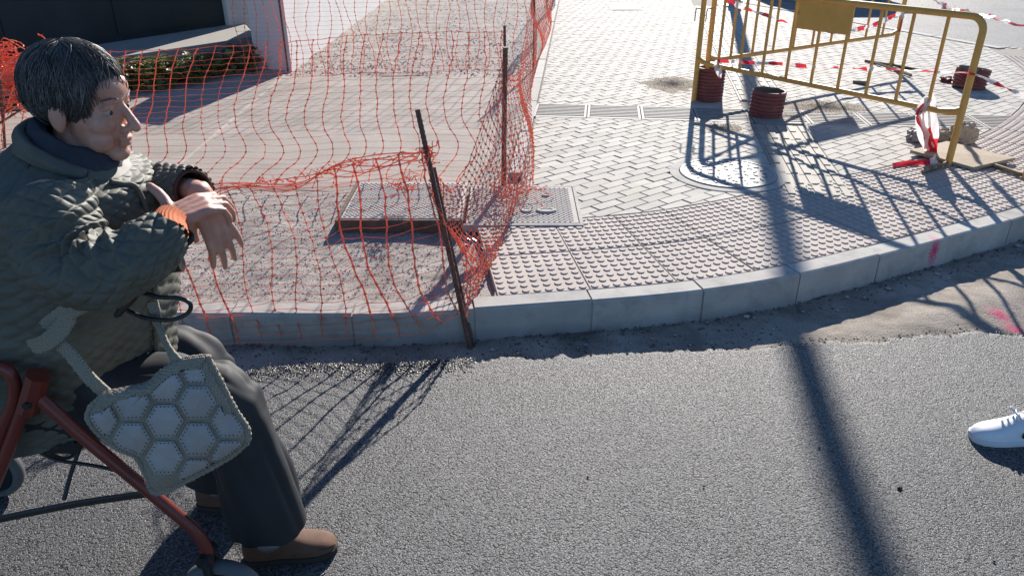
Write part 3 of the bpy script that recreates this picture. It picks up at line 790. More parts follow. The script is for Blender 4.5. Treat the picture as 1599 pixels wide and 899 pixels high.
# ---- corrugated pipe stubs
M_PIPE = S('red_corrugated_plastic', (.20, .055, .05), .6, .25, 14, .1, 100, dirt=(.30, .22, .17), dscale=16, dth=(.62, .85))
M_PIN = S('pipe_inside', (.13, .12, .11), .7, .2, 10)
def pipe(u, v, r, h, label, tilt=(0, 0), crush=0):
    c = P(u, v, ZP); c.y += r*.6
    t = thing('pipe_stub', label, 'pipe', c.to_tuple(), 'red corrugated pipe stubs')
    M_ = Matrix.Translation(c) @ Matrix.Rotation(tilt[0], 4, 'X') @ Matrix.Rotation(tilt[1], 4, 'Y')
    prof = []; n = int(h/.026)
    for i in range(n):
        z0 = h*i/n; dz = h/n
        prof += [(r*.925, z0), (r*.925, z0+dz*.22), (r, z0+dz*.38), (r, z0+dz*.80), (r*.925, z0+dz*.98)]
    prof += [(r*.93, h), (r*.87, h)]
    mb = MB(); mb.lathe(prof, 40, M_)
    if crush: mb.v = [tuple(Vector(p)+Vector((0, 0, -.035*max(0, math.sin(p[0]*23+1))*(p[2]-ZP)/h*2 + .0))) if p[2] > ZP+h*.4 else p for p in mb.v]
    mb.build('outer_wall', M_PIPE, t, auto=35)
    mb = MB(); mb.lathe([(r*.868, h), (r*.86, h*.5), (r*.86, .006), (.001, .006)], 40, M_); mb.build('lining', M_PIN, t, auto=35)
pipe(1109, 159, .118, .275, 'taller red pipe stub touching the left barrier post')
pipe(1199, 184, .132, .20, 'shorter red pipe stub standing on the ribbed guide strip', (.02, .04))
pipe(1519, 140, .145, .18, 'crushed red pipe stub far right behind the barrier post', (-.06, .12), 1)
# ---- red and white tape
def tape_mat():
    m, nt, b = new_mat('warning_tape'); L = nt.links.new
    at = nt.nodes.new('ShaderNodeAttribute'); at.attribute_name = 'along'
    f = mathn(nt, 'FRACT', mathn(nt, 'DIVIDE', at.outputs['Fac'], .24)); red = mathn(nt, 'GREATER_THAN', f, .52)
    cc = mixc(nt, red, (.78, .75, .74), (.62, .035, .055)); L(cc, b.inputs['Base Color']); b.inputs['Roughness'].default_value = .3
    t = nd(nt, 'ShaderNodeBsdfTranslucent'); L(cc, t.inputs['Color']); mx = nd(nt, 'ShaderNodeMixShader'); mx.inputs[0].default_value = .45
    L(b.outputs[0], mx.inputs[1]); L(t.outputs[0], mx.inputs[2]); L(mx.outputs[0], nt.nodes['Material Output'].inputs['Surface'])
    return m
M_TAPE = tape_mat()
def tape_geo(mb, al, pts, width, twist, a0=0.0, seed=0, st=1.0):
    pts = resample(catmull(pts, 8), .012); o = len(mb.v); dist = 0
    for i, p in enumerate(pts):
        t = (pts[min(i+1, len(pts)-1)]-pts[max(i-1, 0)]).normalized(); x = Vector((0, 0, 1))-t*t.z
        x = x.normalized() if x.length > .05 else t.orthogonal().normalized(); y = t.cross(x)
        if i: dist += (p-pts[i-1]).length
        a = twist*dist + 1.6*fbm(dist*3, seed, 0, 1); n_ = x*math.cos(a)+y*math.sin(a); m_ = t.cross(n_)
        ww = width*(.75+.5*abs(fbm(dist*5, seed+7, 0, 1)))
        for k in (-1, -.3, .3, 1): mb.v.append(tuple(p + n_*k*ww/2 + m_*(.12*width*math.cos(k*4+dist*20)))); al.append(dist*st+a0)
    n = len(pts)
    for i in range(n-1):
        for k in range(3): mb.f.append((o+i*4+k, o+i*4+k+1, o+i*4+4+k+1, o+i*4+4+k))
def tape(strips, label, st=1.0, a00=0.0):
    mb = MB(); al = []
    for i, (pts, w_, tw) in enumerate(strips): tape_geo(mb, al, pts, w_, tw, i*.026+a00, i*3.1+len(label), st)
    ob = mb.build('warning_tape', M_TAPE, smooth=True); a = ob.data.attributes.new('along', 'FLOAT', 'POINT'); a.data.foreach_set('value', al)
    return tag(ob, label, 'tape', 'red and white warning tape')
L1 = (B1-A1).length; L2 = (B2-A2).length; d1 = (B1-A1).normalized(); n1 = Vector((-d1.y, d1.x, 0))
def on1(s, v, u, off=.02):
    p = at1(L1*s, 0); q = Q(u, v, p.y); return Vector((p.x, p.y, q.z)) - n1*off
tape([([on1(.12, 118, 1133), on1(.10, 97, 1128), on1(.17, 96, 1150), on1(.29, 99, 1189, .0), on1(.39, 101, 1235, -.02), on1(.49, 104, 1272), on1(.59, 106, 1311, -.02), on1(.69, 107, 1355), on1(.79, 110, 1400, -.02), on1(.90, 112, 1455), on1(1.0, 114, 1508, .03)] + [Q(1545, 126, 4.7), Q(1600, 150, 4.5), Q(1700, 190, 4.3)], .038, .7)], 'tape strung level along the nearer barrier at mid height')
tape([([on1(.12, 96, 1128, .03), on1(.13, 106, 1132, .04), on1(.135, 122, 1135, .05)], .03, 1.0)], 'short red tape end hanging at the tall pipe stub')
def on2(s, v, u): p = at2(L2*s, 0); return Vector((p.x, p.y-.03, Q(u, v, p.y).z))
tape([([at2(0, .86), on2(.10, 8, 1140), on2(.24, 24, 1180), on2(.34, 35, 1210), on2(.47, 45, 1250), on2(.62, 50, 1300), on2(.74, 45, 1337), on2(.86, 35, 1375), on2(.985, 18, 1412)], .05, 1.2), ([on2(.985, 18, 1412), on2(1.0, 26, 1424), on2(1.0, 50, 1429)], .03, 2)], 'sagging tape looped across the farther barrier and knotted at its post')
tape([([at2(L2*.96, .905), Q(1470, 8, 6.4), Q(1535, 24, 5.4), Q(1570, 34, 5.0), Q(1620, 44, 4.8), Q(1760, 60, 4.4)], .055, .5)], 'tape running off the top right from the farther barrier post')
hp = at1(L1*.885, LOW1+.02); hz = lambda u, v: Q(u, v, hp.y-.03)
tape([([hz(1450, 152), hz(1437, 175), hz(1440, 205), hz(1453, 235), hz(1459, 247)], .07, .6), ([hz(1450, 150), hz(1455, 170), hz(1458, 200), hz(1455, 230), hz(1452, 248)], .075, 1.1), ([hz(1449, 152), hz(1446, 180), hz(1450, 215), hz(1462, 243)], .06, 2.0),
      ([P(1462, 246, ZP+.03), P(1456, 252, ZP+.03), P(1440, 253, ZP+.02), P(1415, 256, ZP+.012), P(1394, 259, ZP+.012)], .05, 1.5), ([hz(1450, 156), hz(1433, 182), hz(1446, 208), hz(1449, 232)], .05, 1.3)], 'crumpled bundle of tape hanging from the nearer barrier onto the paving', .30, .01)
# ---- plywood offcut, crumpled sack, scraps
M_PLY = S('plywood', (.40, .32, .22), .8, .2, 6, .2, 120, .3, .002, 60, dirt=(.24, .19, .13), dscale=6, dth=(.5, .75))
q = [P(1421, 237, ZP+.025), P(1519, 264, ZP+.012), P(1585, 249, ZP+.03), P(1478, 223, ZP+.03)]
mb = MB(); top = [Vector(p)+Vector((0, 0, .012)) for p in q]; bot = [Vector(p)-Vector((0, 0, .008)) for p in q]
mb.face(top); mb.face(list(reversed(bot)))
for i in range(4): mb.face([top[i], bot[i], bot[(i+1) % 4], top[(i+1) % 4]])
tag(mb.build('plywood_board', M_PLY), 'dusty plywood offcut lying under the nearer barrier\'s right post', 'board')
M_SACK = S('paper_sack', (.46, .38, .28), .8, .2, 10, .1, 100, .5, .004, 40); M_SACKD = S('grey_plastic', (.25, .235, .235), .5, .3, 14, .1, 100, .5, .004, 60)
def crumple(name, c, size, mat, seed, label, cat):
    mb = MB(); mb.ellipsoid(c, (1, 1, 1), 28, 18); out = []
    for p in mb.v:
        d = (Vector(p)-Vector(c)); k = max(abs(d.x), abs(d.y), abs(d.z)); e = d/(k**.6)
        f = 1 + .35*noise.fractal(d*2.2+Vector((seed, 0, 0)), 1, 2, 4) - .25*abs(noise.noise(d*5+Vector((0, seed, 0))))
        q = Vector((e.x*size[0], e.y*size[1], e.z*size[2]))*f; q = Vector(c)+q; out.append((q.x, q.y, max(q.z, ZP+.002)))
    mb.v = out; tag(mb.build(name, mat), label, cat)
c = P(1508, 226, ZP); crumple('paper_sack', (c.x, c.y+.05, ZP+.06), (.085, .07, .075), M_SACK, 3, 'crumpled beige paper sack behind the nearer barrier\'s right post', 'sack')
c = P(1445, 222, ZP); crumple('plastic_scrap', (c.x-.02, c.y+.02, ZP+.04), (.09, .08, .05), M_SACKD, 9, 'crumpled grey plastic left of the beige sack', 'rubbish')
c = P(1478, 220, ZP); crumple('plastic_scrap', (c.x, c.y+.02, ZP+.03), (.075, .06, .05), M_SACK, 14, 'small pale scrap between sack and grey plastic', 'rubbish')
c = P(1485, 128, ZP); crumple('plastic_scrap', (c.x, c.y, ZP+.015), (.10, .06, .03), M_PIPE, 5, 'flat reddish scrap beside the crushed pipe stub', 'rubbish')
M_WOOD = S('dark_wood', (.20, .155, .115), .85, .3, 20, .2, 100)
mb = MB(); mb.tube([P(1364, 97, ZP+.02), P(1423, 118, ZP+.02)], .014, 4); tag(mb.build('wood_batten', M_WOOD), 'dark batten lying at the farther barrier\'s right foot', 'batten')
mb = MB(); mb.tube([P(1332, 128, ZP+.012), P(1354, 131, ZP+.015)], [.012, .022], 4); tag(mb.build('wood_chip', M_WOOD), 'short dark wood chip on the pavers between the barriers', 'wood')
# pink marker paint on kerb and dirt
# ================================================================ NETTING AND STAKES
M_NET = S('orange_net', (.88, .27, .14), .22, .15, 12, trans=.4, spec=.9)
M_REBAR = S('rusty_rebar', (.15, .075, .05), .8, .3, 30, .3, 120, .4, .002, 120)
def stake(a, b, r, label):
    a, b = Vector(a), Vector(b); n = int((b-a).length/.011); mb = MB()
    mb.tube([a+(b-a)*i/n for i in range(n+1)], [r*(1.14 if i % 2 else .95) for i in range(n+1)], 8)
    return tag(mb.build('rebar_stake', M_REBAR, auto=60), label, 'stake', 'rusty rebar stakes')
S1a, S1b_ = P(738, 546, -.06), Q(652, 172, 3.12)
stake(S1a-Vector((0, 0, .05)), S1b_, .0105, 'long leaning rusty stake driven in at the kerb')
stake(S1a+Vector((.01, .02, -.05)), Q(677, 262, 3.08), .0095, 'short stake tied beside the long leaning one')
S2a = P(786, 300, ZG); S2b = Q(789, 74, 4.32)
stake(S2a, S2b, .0135, 'thick upright stake standing at the chamber cover\'s back edge')
S2c = Q(788, 40, 4.42); stake(Vector((S2c.x, 4.42, ZG)), S2c, .007, 'thin taller stake behind the thick upright one')
S3a = P(833, 108, .07); S3b = Vector((S3a.x, S3a.y, 1.05)); stake(S3a, S3b, .009, 'stake by the border stones at the far right net corner')
S4a = P(452, 110, .07); S4b = Vector((S4a.x+.0, S4a.y-.06, 1.1)); S4a.y -= .05; stake(S4a, S4b, .009, 'stake in front of the white wall corner')
stake(P(8, 232, .07), Q(0, 120, P(8, 232, .07).y), .009, 'stake behind the seated person\'s back'); stake(Q(-20, 205, 5.0), Q(32, 172, 5.3), .007, 'stick leaning across the stake behind the seated person')
def net(f, nc, nr, label, rv=.0030, rh=.0012, edge=True, node=.0062, jit=.006):
    """woven plastic safety net: f(a, b) gives the cloth's surface, a along, b up"""
    mb = MB(); sub = 2
    G = [[f(i/nc, j/nr) + Vector([random.gauss(0, jit*.4) for _ in range(3)]) for j in range(nr+1)] for i in range(nc+1)]
    for i in range(nc+1):
        col = resample(catmull(G[i], 2), 1e9) if False else catmull(G[i], 2)
        mb.tube(col, [rv*(1.25 if k % 2 == 0 else .85) for k in range(len(col))], 4, flat=.55)
        for p in G[i]:
            o = len(mb.v); s = node*random.uniform(.8, 1.15)
            for q in ((s*1.3, 0, 0), (0, 0, s), (-s*1.3, 0, 0), (0, 0, -s), (0, s*.4, 0), (0, -s*.4, 0)): mb.v.append(tuple(p+Vector(q)))
            for q in ((0,1,5), (1,2,5), (2,3,5), (3,0,5), (1,0,4), (2,1,4), (3,2,4), (0,3,4)): mb.f.append(tuple(o+x for x in q))
    for j in range(nr+1):
        row = [G[i][j] for i in range(nc+1)]; out = []
        for i in range(nc):
            m = (row[i]+row[i+1])/2; m.z -= (row[i]-row[i+1]).length*random.uniform(-.02, .06); out += [row[i], m]
        out.append(row[-1]); e = 1.8 if (edge and j in (0, nr)) else 1
        mb.tube(out, rh*e, 3, caps=False)
    return tag(mb.build('safety_net', M_NET), label, 'netting', 'orange safety nets')
def pl(pts):
    """piecewise curve through pts, parameter 0..1 by length"""
    c = resample(catmull(pts, 12), .02)
    def g(a):
        x = min(max(a, 0), 1)*(len(c)-1); i = min(int(x), len(c)-2); return c[i].lerp(c[i+1], x-i)
    return g
def kfront(x): return kpt(knear(x, 2.9), 0).y
# near panel along the kerb, leaning back to its stakes
bpx = [(-120, 540), (60, 540), (220, 540), (360, 537), (480, 532), (580, 528), (650, 520), (690, 505), (722, 490)]
bt = []
for u, v in bpx:
    x = (u-799.5)/FPX*3.15; yk = kfront(x)-.035; bt.append(Q(u, v, yk))
tpx = [(-200, 350), (0, 330), (180, 310), (300, 298), (400, 287), (470, 276), (540, 258), (600, 246), (656, 236)]
tp = [Q(u, v, 3.12+.1*math.sin(i*1.7)) for i, (u, v) in enumerate(tpx)]; tp[-1] = S1a.lerp(S1b_, .83)
gb, gt_ = pl(bt), pl(tp)
def f_near(a, b):
    p = gb(a).lerp(gt_(a), b); e = math.sin(PI*b)
    p.x += .035*e*math.sin(a*9+2) + .018*math.sin(b*7+a*23); p.y += -.05*e*math.sin(b*2.5+1) + .03*e*math.sin(a*31) + (.0 if b > .12 else 0)
    p.z += .010*e*math.sin(a*47)
    return p
net(f_near, 24, 19, 'near orange net along the kerb from the long leaning stake', rv=.0040)
mb = MB()                                             # its doubled-over top hem
for k in range(5):
    pts = []
    for i in range(61):
        a = i/60*.985; p = gt_(a); p = p + Vector((.0, .014*math.sin(k*2+a*40), .022*math.cos(k*1.7+a*(21+5*k)+k) - .008*k)); pts.append(p)
    mb.tube(resample(pts, .03), .0021, 4)
for i in range(110):
    a = random.random(); p = gt_(a); mb.tube([p+Vector((random.gauss(0, .015), random.gauss(0, .012), random.gauss(0, .015))) for _ in range(3)], .0022, 3)
tag(mb.build('net_hem', M_NET), 'bunched orange top hem of the near net', 'netting', kind='stuff')
# bunch tied at the stake
def bunch(c, r, n, ln, label, rr=.0024, stretch=(1, 1, 1)):
    mb = MB(); c = Vector(c)
    for _ in range(n):
        p = c+Vector([random.gauss(0, r)*s for s in stretch]); pts = [p]
        for k in range(4): p = p+Vector([random.gauss(0, ln)*s for s in stretch]); p.z = max(p.z, ZG+.01); pts.append(p)
        mb.tube(catmull(pts, 3), rr, 3)
    return tag(mb.build('net_bunch', M_NET), label, 'netting', kind='stuff')
bunch(S1a.lerp(S1b_, .82), .014, 26, .012, 'orange net gathered round the long leaning stake')
bunch(P(640, 285, ZG+.14)+Vector((0, -.2, .05)), .025, 22, .02, 'crumpled orange net between hem and chamber cover')
bunch(Q(10, 118, 5.6), .22, 460, .05, 'heap of bunched orange netting left of the seated person\'s head', .004, (1.0, .5, .5))
# middle panel
tq = [Q(u, v, 4.45) for u, v in ((-60, 92), (100, 84), (220, 79), (330, 74), (430, 68), (540, 56), (640, 51), (720, 52), (786, 50))]
bq = [P(u, v, .075) for u, v in ((-160, 305), (20, 300), (130, 296), (250, 292), (350, 290), (450, 292), (560, 290), (660, 288), (770, 290))]
gtm, gbm = pl(tq), pl(bq)
def f_mid(a, b):
    p = gbm(a).lerp(gtm(a), b); lo = max(0, 1-b/.42)
    p.x += .10*math.exp(-((b-.27)/.13)**2)*(1+.2*math.sin(a*13)) + .012*math.sin(b*11+a*19); p.y += -.07*math.exp(-((b-.2)/.15)**2) + .02*math.sin(a*17+b*5)
    return p
net(f_mid, 32, 25, 'middle orange net stretched left from the thick upright stake', rv=.0026, rh=.0010)
# side panel between the near stakes and the thick stake: slack, seen almost edge on
gtS = pl([S1a.lerp(S1b_, .80), Q(705, 232, 3.5), Q(745, 160, 3.95), Q(786, 95, 4.30)])
gbS = pl([Q(727, 492, S1a.y+.03), P(750, 440, ZP), P(775, 395, ZP), P(798, 330, ZP+.01)])
def f_side(a, b):
    p = gbS(a).lerp(gtS(a), b); p.x += .05*math.sin(PI*b)*math.sin(a*6+b*5) + .07*math.exp(-((b-.25)/.2)**2)*a; p.z -= .22*math.sin(PI*a)*b; return p
net(f_side, 26, 22, 'slack orange net joining the leaning stakes to the upright one', rv=.0026, rh=.0014)
bunch(P(800, 300, ZP+.04), .07, 26, .05, 'loose orange net slumped at the foot of the upright stake', .0022, (.9, 1, .5))
gtB = pl([Q(788, 110, 4.35), Q(808, 40, 5.6), Q(830, -20, S3a.y)])
gbB = pl([P(812, 338, ZP+.01), P(832, 280, ZP+.012), P(832, 215, ZP+.012), P(829, 150, ZP), P(834, 109, .08)])
def f_back(a, b):
    p = gbB(a).lerp(gtB(a), b); p.z -= .55*math.sin(PI*a)*b*(1-.3*b); p.x += .05*math.sin(PI*b)*math.sin(9*a); p.z = max(p.z, ZP+.006); return p
net(f_back, 30, 20, 'slumped orange net from the upright stake back along the border stones', rv=.0024, rh=.0011)
def f_far(a, b):
    A = Vector((-2.62, 7.62, .085)); B = Vector((S3a.x, S3a.y-.02, .085)); p = A.lerp(B, a); p.z += b*1.0; p.y += .05*math.sin(a*20+b*4); p.x += .03*math.sin(b*9+a*30)*(1-b*.3); return p
net(f_far, 30, 24, 'far orange net from the white wall to the far border stake', rv=.0026, rh=.0010)
def f_far2(a, b):
    A = Vector((S3a.x, S3a.y, .085)); B = P(872, -4, .085); p = A.lerp(B, a); p.z += b*.95; p.x += .10*math.sin(PI*b)*math.sin(a*14+2)*.5 + .06*math.sin(b*8+a*5); return p
net(f_far2, 56, 24, 'orange net running away along the border stones at the top', rv=.0026, rh=.0011)
# ================================================================ PEOPLE
M_SKIN, nt_, b_ = new_mat('skin')
c_ = coords(nt_); f_ = ramp(nt_, tnoise(nt_, c_, 25, 5), .3, .7)
nt_.links.new(mixc(nt_, f_, (.46, .21, .145), (.62, .35, .255)), b_.inputs['Base Color']); b_.inputs['Roughness'].default_value = .5
b_.inputs['Subsurface Weight'].default_value = .12; b_.inputs['Subsurface Radius'].default_value = (.012, .004, .002); b_.inputs['Subsurface Scale'].default_value = .5
bump(nt_, b_, tnoise(nt_, c_, 140, 4, .7), .35, .0015)
M_JACK = S('quilted_olive_cloth', (.100, .099, .075), .62, .15, 10, .10, 500, .25, .001, 500)
M_LIN = S('jacket_lining', (.06, .025, .02), .8)
M_TROU = S('charcoal_trousers', (.016, .019, .023), .7, .15, 9, .15, 700, .2, .0008, 700)
M_SHOE = S('brown_suede', (.125, .06, .034), .8, .2, 20, .15, 300, .3, .001, 300)
M_SOLE = S('dark_sole', (.03, .024, .02), .8)
M_SOCK = S('grey_sock', (.30, .31, .36), .9, .1, 20, .1, 300)
M_CUFF = S('orange_knit', (.62, .16, .055), .85, .12, 30, .15, 400, .3, .001, 300)
M_HAIR = S('grey_hair', (.105, .098, .092), .5, .45, 30, .3, 200, rnd=.5)
M_EYEW = S('eye_white', (.40, .36, .33), .2, .02); M_EYEB = S('eye_dark', (.03, .02, .015), .15, .02)

def bone(mb, pts, r, n=12): 
    rad = r if isinstance(r, (list, tuple)) else [r]*len(pts)
    mb.tube(pts, rad, n)
    for p, q in ((pts[0], rad[0]), (pts[-1], rad[-1])): mb.ellipsoid(p, (q*.98,)*3, 10, 8)
def hand(mb, wrist, X, Z, side, curls, spread=(.10, .03, -.04, -.12), thumb=((.018, .026, -.006), (.042, .050, -.012), (.066, .060, -.014), (.088, .064, -.016)), sc=1.0):
    """a palm with four fingers and a thumb; X towards the fingers, Z the back of the hand"""
    X = Vector(X).normalized(); Z = Vector(Z); Z = (Z - X*Z.dot(X)).normalized(); Y = Z.cross(X)*side; W = Vector(wrist)
    def L(x, y, z): return W + (X*x + Y*y + Z*z)*sc
    ys = (.029, .0095, -.0095, -.0265); kx = (.084, .088, .083, .075); lens = ((.043, .026, .02), (.047, .029, .021), (.043, .027, .02), (.034, .021, .018))
    for i in range(4):
        bone(mb, [L(-.01, ys[i]*.55, 0), L(kx[i]*.5, ys[i]*.85, .002), L(kx[i], ys[i], .002)], [.0125*sc, .012*sc, .0108*sc])
        p = L(kx[i], ys[i], .002); ang = 0; pts = [p]; rr = [.0098*sc]
        sp = spread[i]; F = (X*math.cos(sp) + Y*math.sin(sp)).normalized()
        for k in range(3):
            ang += curls[i][k]; d = F*math.cos(ang) - Z*math.sin(ang); p = p + d*lens[i][k]*sc; pts.append(p); rr.append((.0088, .008, .0066)[k]*sc)
        bone(mb, pts, rr, 10)
    mb.ellipsoid(L(.04, .0, -.004), (.001, .001, .001)) if False else None
    R3 = Matrix((X.to_tuple(), Y.to_tuple(), Z.to_tuple())).transposed()
    mb.ellipsoid(L(.042, 0, -.002), (.048*sc, .037*sc, .0145*sc), 20, 14, R3)
    mb.ellipsoid(L(.035, .028, -.009), (.032*sc, .016*sc, .015*sc), 16, 12, R3)
    bone(mb, [L(*t) for t in thumb], [.0135*sc, .0118*sc, .0108*sc, .0088*sc])
def head(mb, C, R):
    """skull, jaw, nose, brow, lips and ears; R turns local (forward, left, up) into the place"""
    def e(c, r): mb.ellipsoid(C + R @ Vector(c), r, 24, 16, R)
    e((-.014, 0, .034), (.098, .075, .084)); e((.028, 0, -.02), (.060, .060, .085)); e((.025, 0, -.068), (.052, .050, .042)); e((.066, 0, -.098), (.022, .026, .018))
    e((.070, 0, .040), (.024, .050, .032)); e((.079, 0, .020), (.013, .047, .008))
    for s in (-1, 1):
        e((.056, .036*s, -.028), (.030, .022, .024)); e((.048, .036*s, -.062), (.032, .020, .028)); e((.094, .012*s, -.042), (.011, .0085, .008))
        e((-.008, .074*s, -.012), (.019, .008, .030)); e((-.004, .077*s, -.032), (.010, .006, .012)); e((.0745, .031*s, .0065), (.012, .016, .0055)); e((.0735, .031*s, -.010), (.011, .016, .0055))
    bone(mb, [C + R @ Vector(v) for v in ((.084, 0, .012), (.100, 0, -.014), (.112, 0, -.036))], [.0075, .0095, .0125])
    e((.086, 0, -.062), (.012, .023, .0058)); e((.084, 0, -.075), (.012, .020, .0065)); e((.078, 0, -.050), (.012, .022, .012))
def hair(person, C, R, n=6000, length=.085, mat=None):
    mb = MB(); tn = []; cc = Vector((-.014, 0, .034)); rad = Vector((.098, .075, .084))
    def ok(q): return (q.x < .050 or q.z > .088) and q.z > -.055-.02*(q.x < -.03) and not (q.x > -.02 and q.z < .0)
    def proj(q, k): d = q-cc; d = Vector((d.x/rad.x, d.y/rad.y, d.z/rad.z)); return cc + Vector((d.x*rad.x, d.y*rad.y, d.z*rad.z))/d.length*k
    # cap
    rows = []
    for i in range(25):
        a = PI/2 - (PI*.70)*i/24; row = []
        for k in range(48):
            th = 2*PI*k/48; q = cc + Vector((rad.x*math.cos(a)*math.cos(th), rad.y*math.cos(a)*math.sin(th), rad.z*math.sin(a)))
            lim = 1.035 if ok(q) else .93
            row.append(C + R @ proj(q, lim + .012*noise.noise(q*60)))
        rows.append(row)
    mb.quad_grid(rows, True); tn += [.3]*len(mb.f)
    random.seed(21)
    for _ in range(n):
        while True:
            a = random.uniform(-.5, PI/2); th = random.uniform(0, 2*PI)
            q = cc + Vector((rad.x*math.cos(a)*math.cos(th), rad.y*math.cos(a)*math.sin(th), rad.z*math.sin(a)))
            if ok(q): break
        crown = Vector((-.03, 0, .115)); pts = []; lift = random.uniform(1.0, 1.09) if random.random() < .93 else random.uniform(1.08, 1.16); f0 = len(mb.f)
        sw = Vector((random.gauss(0, .25), random.gauss(0, .25), random.gauss(0, .2)))
        for k in range(7):
            pts.append(C + R @ proj(q, lift + .05*math.sin(k*.8)*random.uniform(.2, .6)))
            d = (q-crown).normalized() + sw + Vector((-.15, 0, -.35)); q = q + d.normalized()*length/7
            if not (q.z > -.075): break
        if len(pts) < 3: continue
        mb.tube(pts, [.0010]*(len(pts)-1)+[.0004], 3, caps=False); tn += [random.random()]*(len(mb.f)-f0)
    ob = mb.build('hair', mat or M_HAIR, person, smooth=True); at = ob.data.attributes.new('tone', 'FLOAT', 'FACE'); at.data.foreach_set('value', tn); return ob
def eyes(person, C, R):
    for s in (-1, 1):
        mb = MB()
        for k in range(40):
            t = random.random(); y = s*(.014+.034*t); b = Vector((.092-.016*t*t, y, .0235+.004*math.sin(t*3))); mb.tube([C + R @ b, C + R @ (b+Vector((-.001, s*.007, random.uniform(-.002, .003))))], [.0009, .0004], 3)
        mb.build('eyebrow', M_HAIR, person)
        mb = MB(); mb.ellipsoid(C + R @ Vector((.0725, .031*s, -.0015)), (.0105,)*3, 14, 10); o = mb.build('eye', M_EYEW, person, smooth=True)
        mb = MB(); mb.ellipsoid(C + R @ Vector((.0815, .031*s, -.003)), (.0035, .0048, .0048), 12, 8, R); mb.build('iris', M_EYEB, o, smooth=True)
def quilt(p, q, w): 
    a = (p+q)/w; b = (p-q)/w
    da, db = abs(a-round(a)), abs(b-round(b)); m = min(da, db)
    return (1-math.exp(-(m/.13)**2))*.75 + .45*(abs(math.sin(PI*a))*abs(math.sin(PI*b)))**.7
def loft(name, rings, mat, parent, na, nu, fn, ends=False, axis=None):
    """smooth skin through elliptic rings: (centre, vector a, vector b); fn adds relief"""
    cs = catmull([r[0] for r in rings], na); av = catmull([r[1] for r in rings], na); bv = catmull([r[2] for r in rings], na)
    dist = 0; rows = []
    for i, c in enumerate(cs):
        if i: dist += (c-cs[i-1]).length
        row = []
        per = 2*PI*math.sqrt((av[i].length_squared+bv[i].length_squared)/2)
        for k in range(nu):
            th = 2*PI*k/nu; ca, sa = math.cos(th), math.sin(th); e = .82
            ca, sa = math.copysign(abs(ca)**e, ca), math.copysign(abs(sa)**e, sa)
            d = av[i]*ca + bv[i]*sa
            row.append(c + d + d.normalized()*fn(dist, th, per, i/(len(cs)-1), c+d))
        rows.append(row)
    mb = MB(); mb.quad_grid(rows, True)
    if ends: mb.face(list(reversed(rows[0]))); mb.face(rows[-1])
    return mb.build(name, mat, parent, smooth=True), rows
def sleeve_rings(path, radii, flat=1.0):
    out = []; prev = Vector((0, 1, 0))
    for i, p in enumerate(path):
        t = (path[min(i+1, len(path)-1)]-path[max(i-1, 0)]).normalized(); x = (prev-t*prev.dot(t)).normalized(); prev = x; y = t.cross(x)
        out.append((p, x*radii[i], y*radii[i]*flat))
    return out
def shoe(person, heel, toe, L, hmax, mat, solem, name='shoe', zoff=0, open_top=True, wmax=.046):
    heel, toe = Vector(heel), Vector(toe); d = (toe-heel); d.z = 0; d.normalize(); n_ = Vector((-d.y, d.x, 0)); heel.z = zoff
    T = [0, .03, .10, .22, .36, .50, .64, .78, .90, .97, 1.0]
    W = [.45, .66, .78, .82, .80, .86, .97, 1.0, .86, .58, .28]
    H = [.70, .86, .95, 1.0, 1.02, .86, .66, .54, .47, .36, .22]
    rows = []; srows = []
    for t, w_, h_ in zip(T, W, H):
        c = heel + d*(L*t); hw = wmax*w_; hh = hmax*h_; row = []
        for k in range(17):
            a = PI*k/16; row.append(c + n_*(hw*math.copysign(abs(math.cos(a))**.75, math.cos(a))) + Vector((0, 0, .018 + (hh-.018)*math.sin(a)**.72)))
        rows.append(row)
        srows.append([c+n_*(hw+.004)+Vector((0, 0, .021)), c+n_*(hw+.005)+Vector((0, 0, .012)), c+n_*(hw+.001)+Vector((0, 0, .0)), c-n_*(hw+.001), c-n_*(hw+.005)+Vector((0, 0, .012)), c-n_*(hw+.004)+Vector((0, 0, .021))])
    mb = MB(); mb.quad_grid(rows); mb.face(rows[0]); mb.face(list(reversed(rows[-1])))
    u = mb.build(name, mat, person, smooth=True); sub = u.modifiers.new('sub', 'SUBSURF'); sub.levels = 2; sub.render_levels = 2
    mb = MB(); mb.quad_grid(srows, True); mb.face(srows[0]); mb.face(list(reversed(srows[-1]))); mb.build('sole', solem, u, auto=50)
    return u, d, n_, heel

# ---------------------------------------------------------------- the seated woman: measured joints
YC = 1.60
HC = Q(128, 162, 1.62); HR = (Matrix.Rotation(math.radians(-6), 3, 'Z') @ Matrix.Rotation(math.radians(5), 3, 'Y'))
near_arm = [Q(72, 318, 1.44), Q(88, 365, 1.40), Q(118, 412, 1.37), Q(160, 425, 1.35), Q(205, 405, 1.365), Q(242, 380, 1.39), Q(262, 362, 1.42)]
far_arm = [Q(150, 290, 1.78), Q(178, 312, 1.81), Q(212, 302, 1.77), Q(258, 294, 1.69), Q(302, 297, 1.615)]
nw = Q(262, 345, 1.455); fw = Q(312, 302, 1.60)
near_leg = [Q(60, 610, 1.50), Q(200, 610, 1.48), Q(345, 624, 1.47), Q(384, 705, 1.475), Q(426, 815, 1.505)]
far_leg = [Q(90, 555, 1.74), Q(210, 550, 1.73), Q(305, 566, 1.72), Q(330, 640, 1.72), Q(335, 735, 1.74)]
mb = MB(); head(mb, HC, HR)
tor = [Q(60, 600, YC), Q(70, 500, YC), Q(90, 400, YC), Q(108, 310, YC), Q(120, 250, YC)]
mb.tube(tor, [.13, .13, .13, .11, .05], 16); bone(mb, [tor[-1]-Vector((0, 0, .03)), HC + HR @ Vector((-.02, 0, -.07))], [.055, .05])
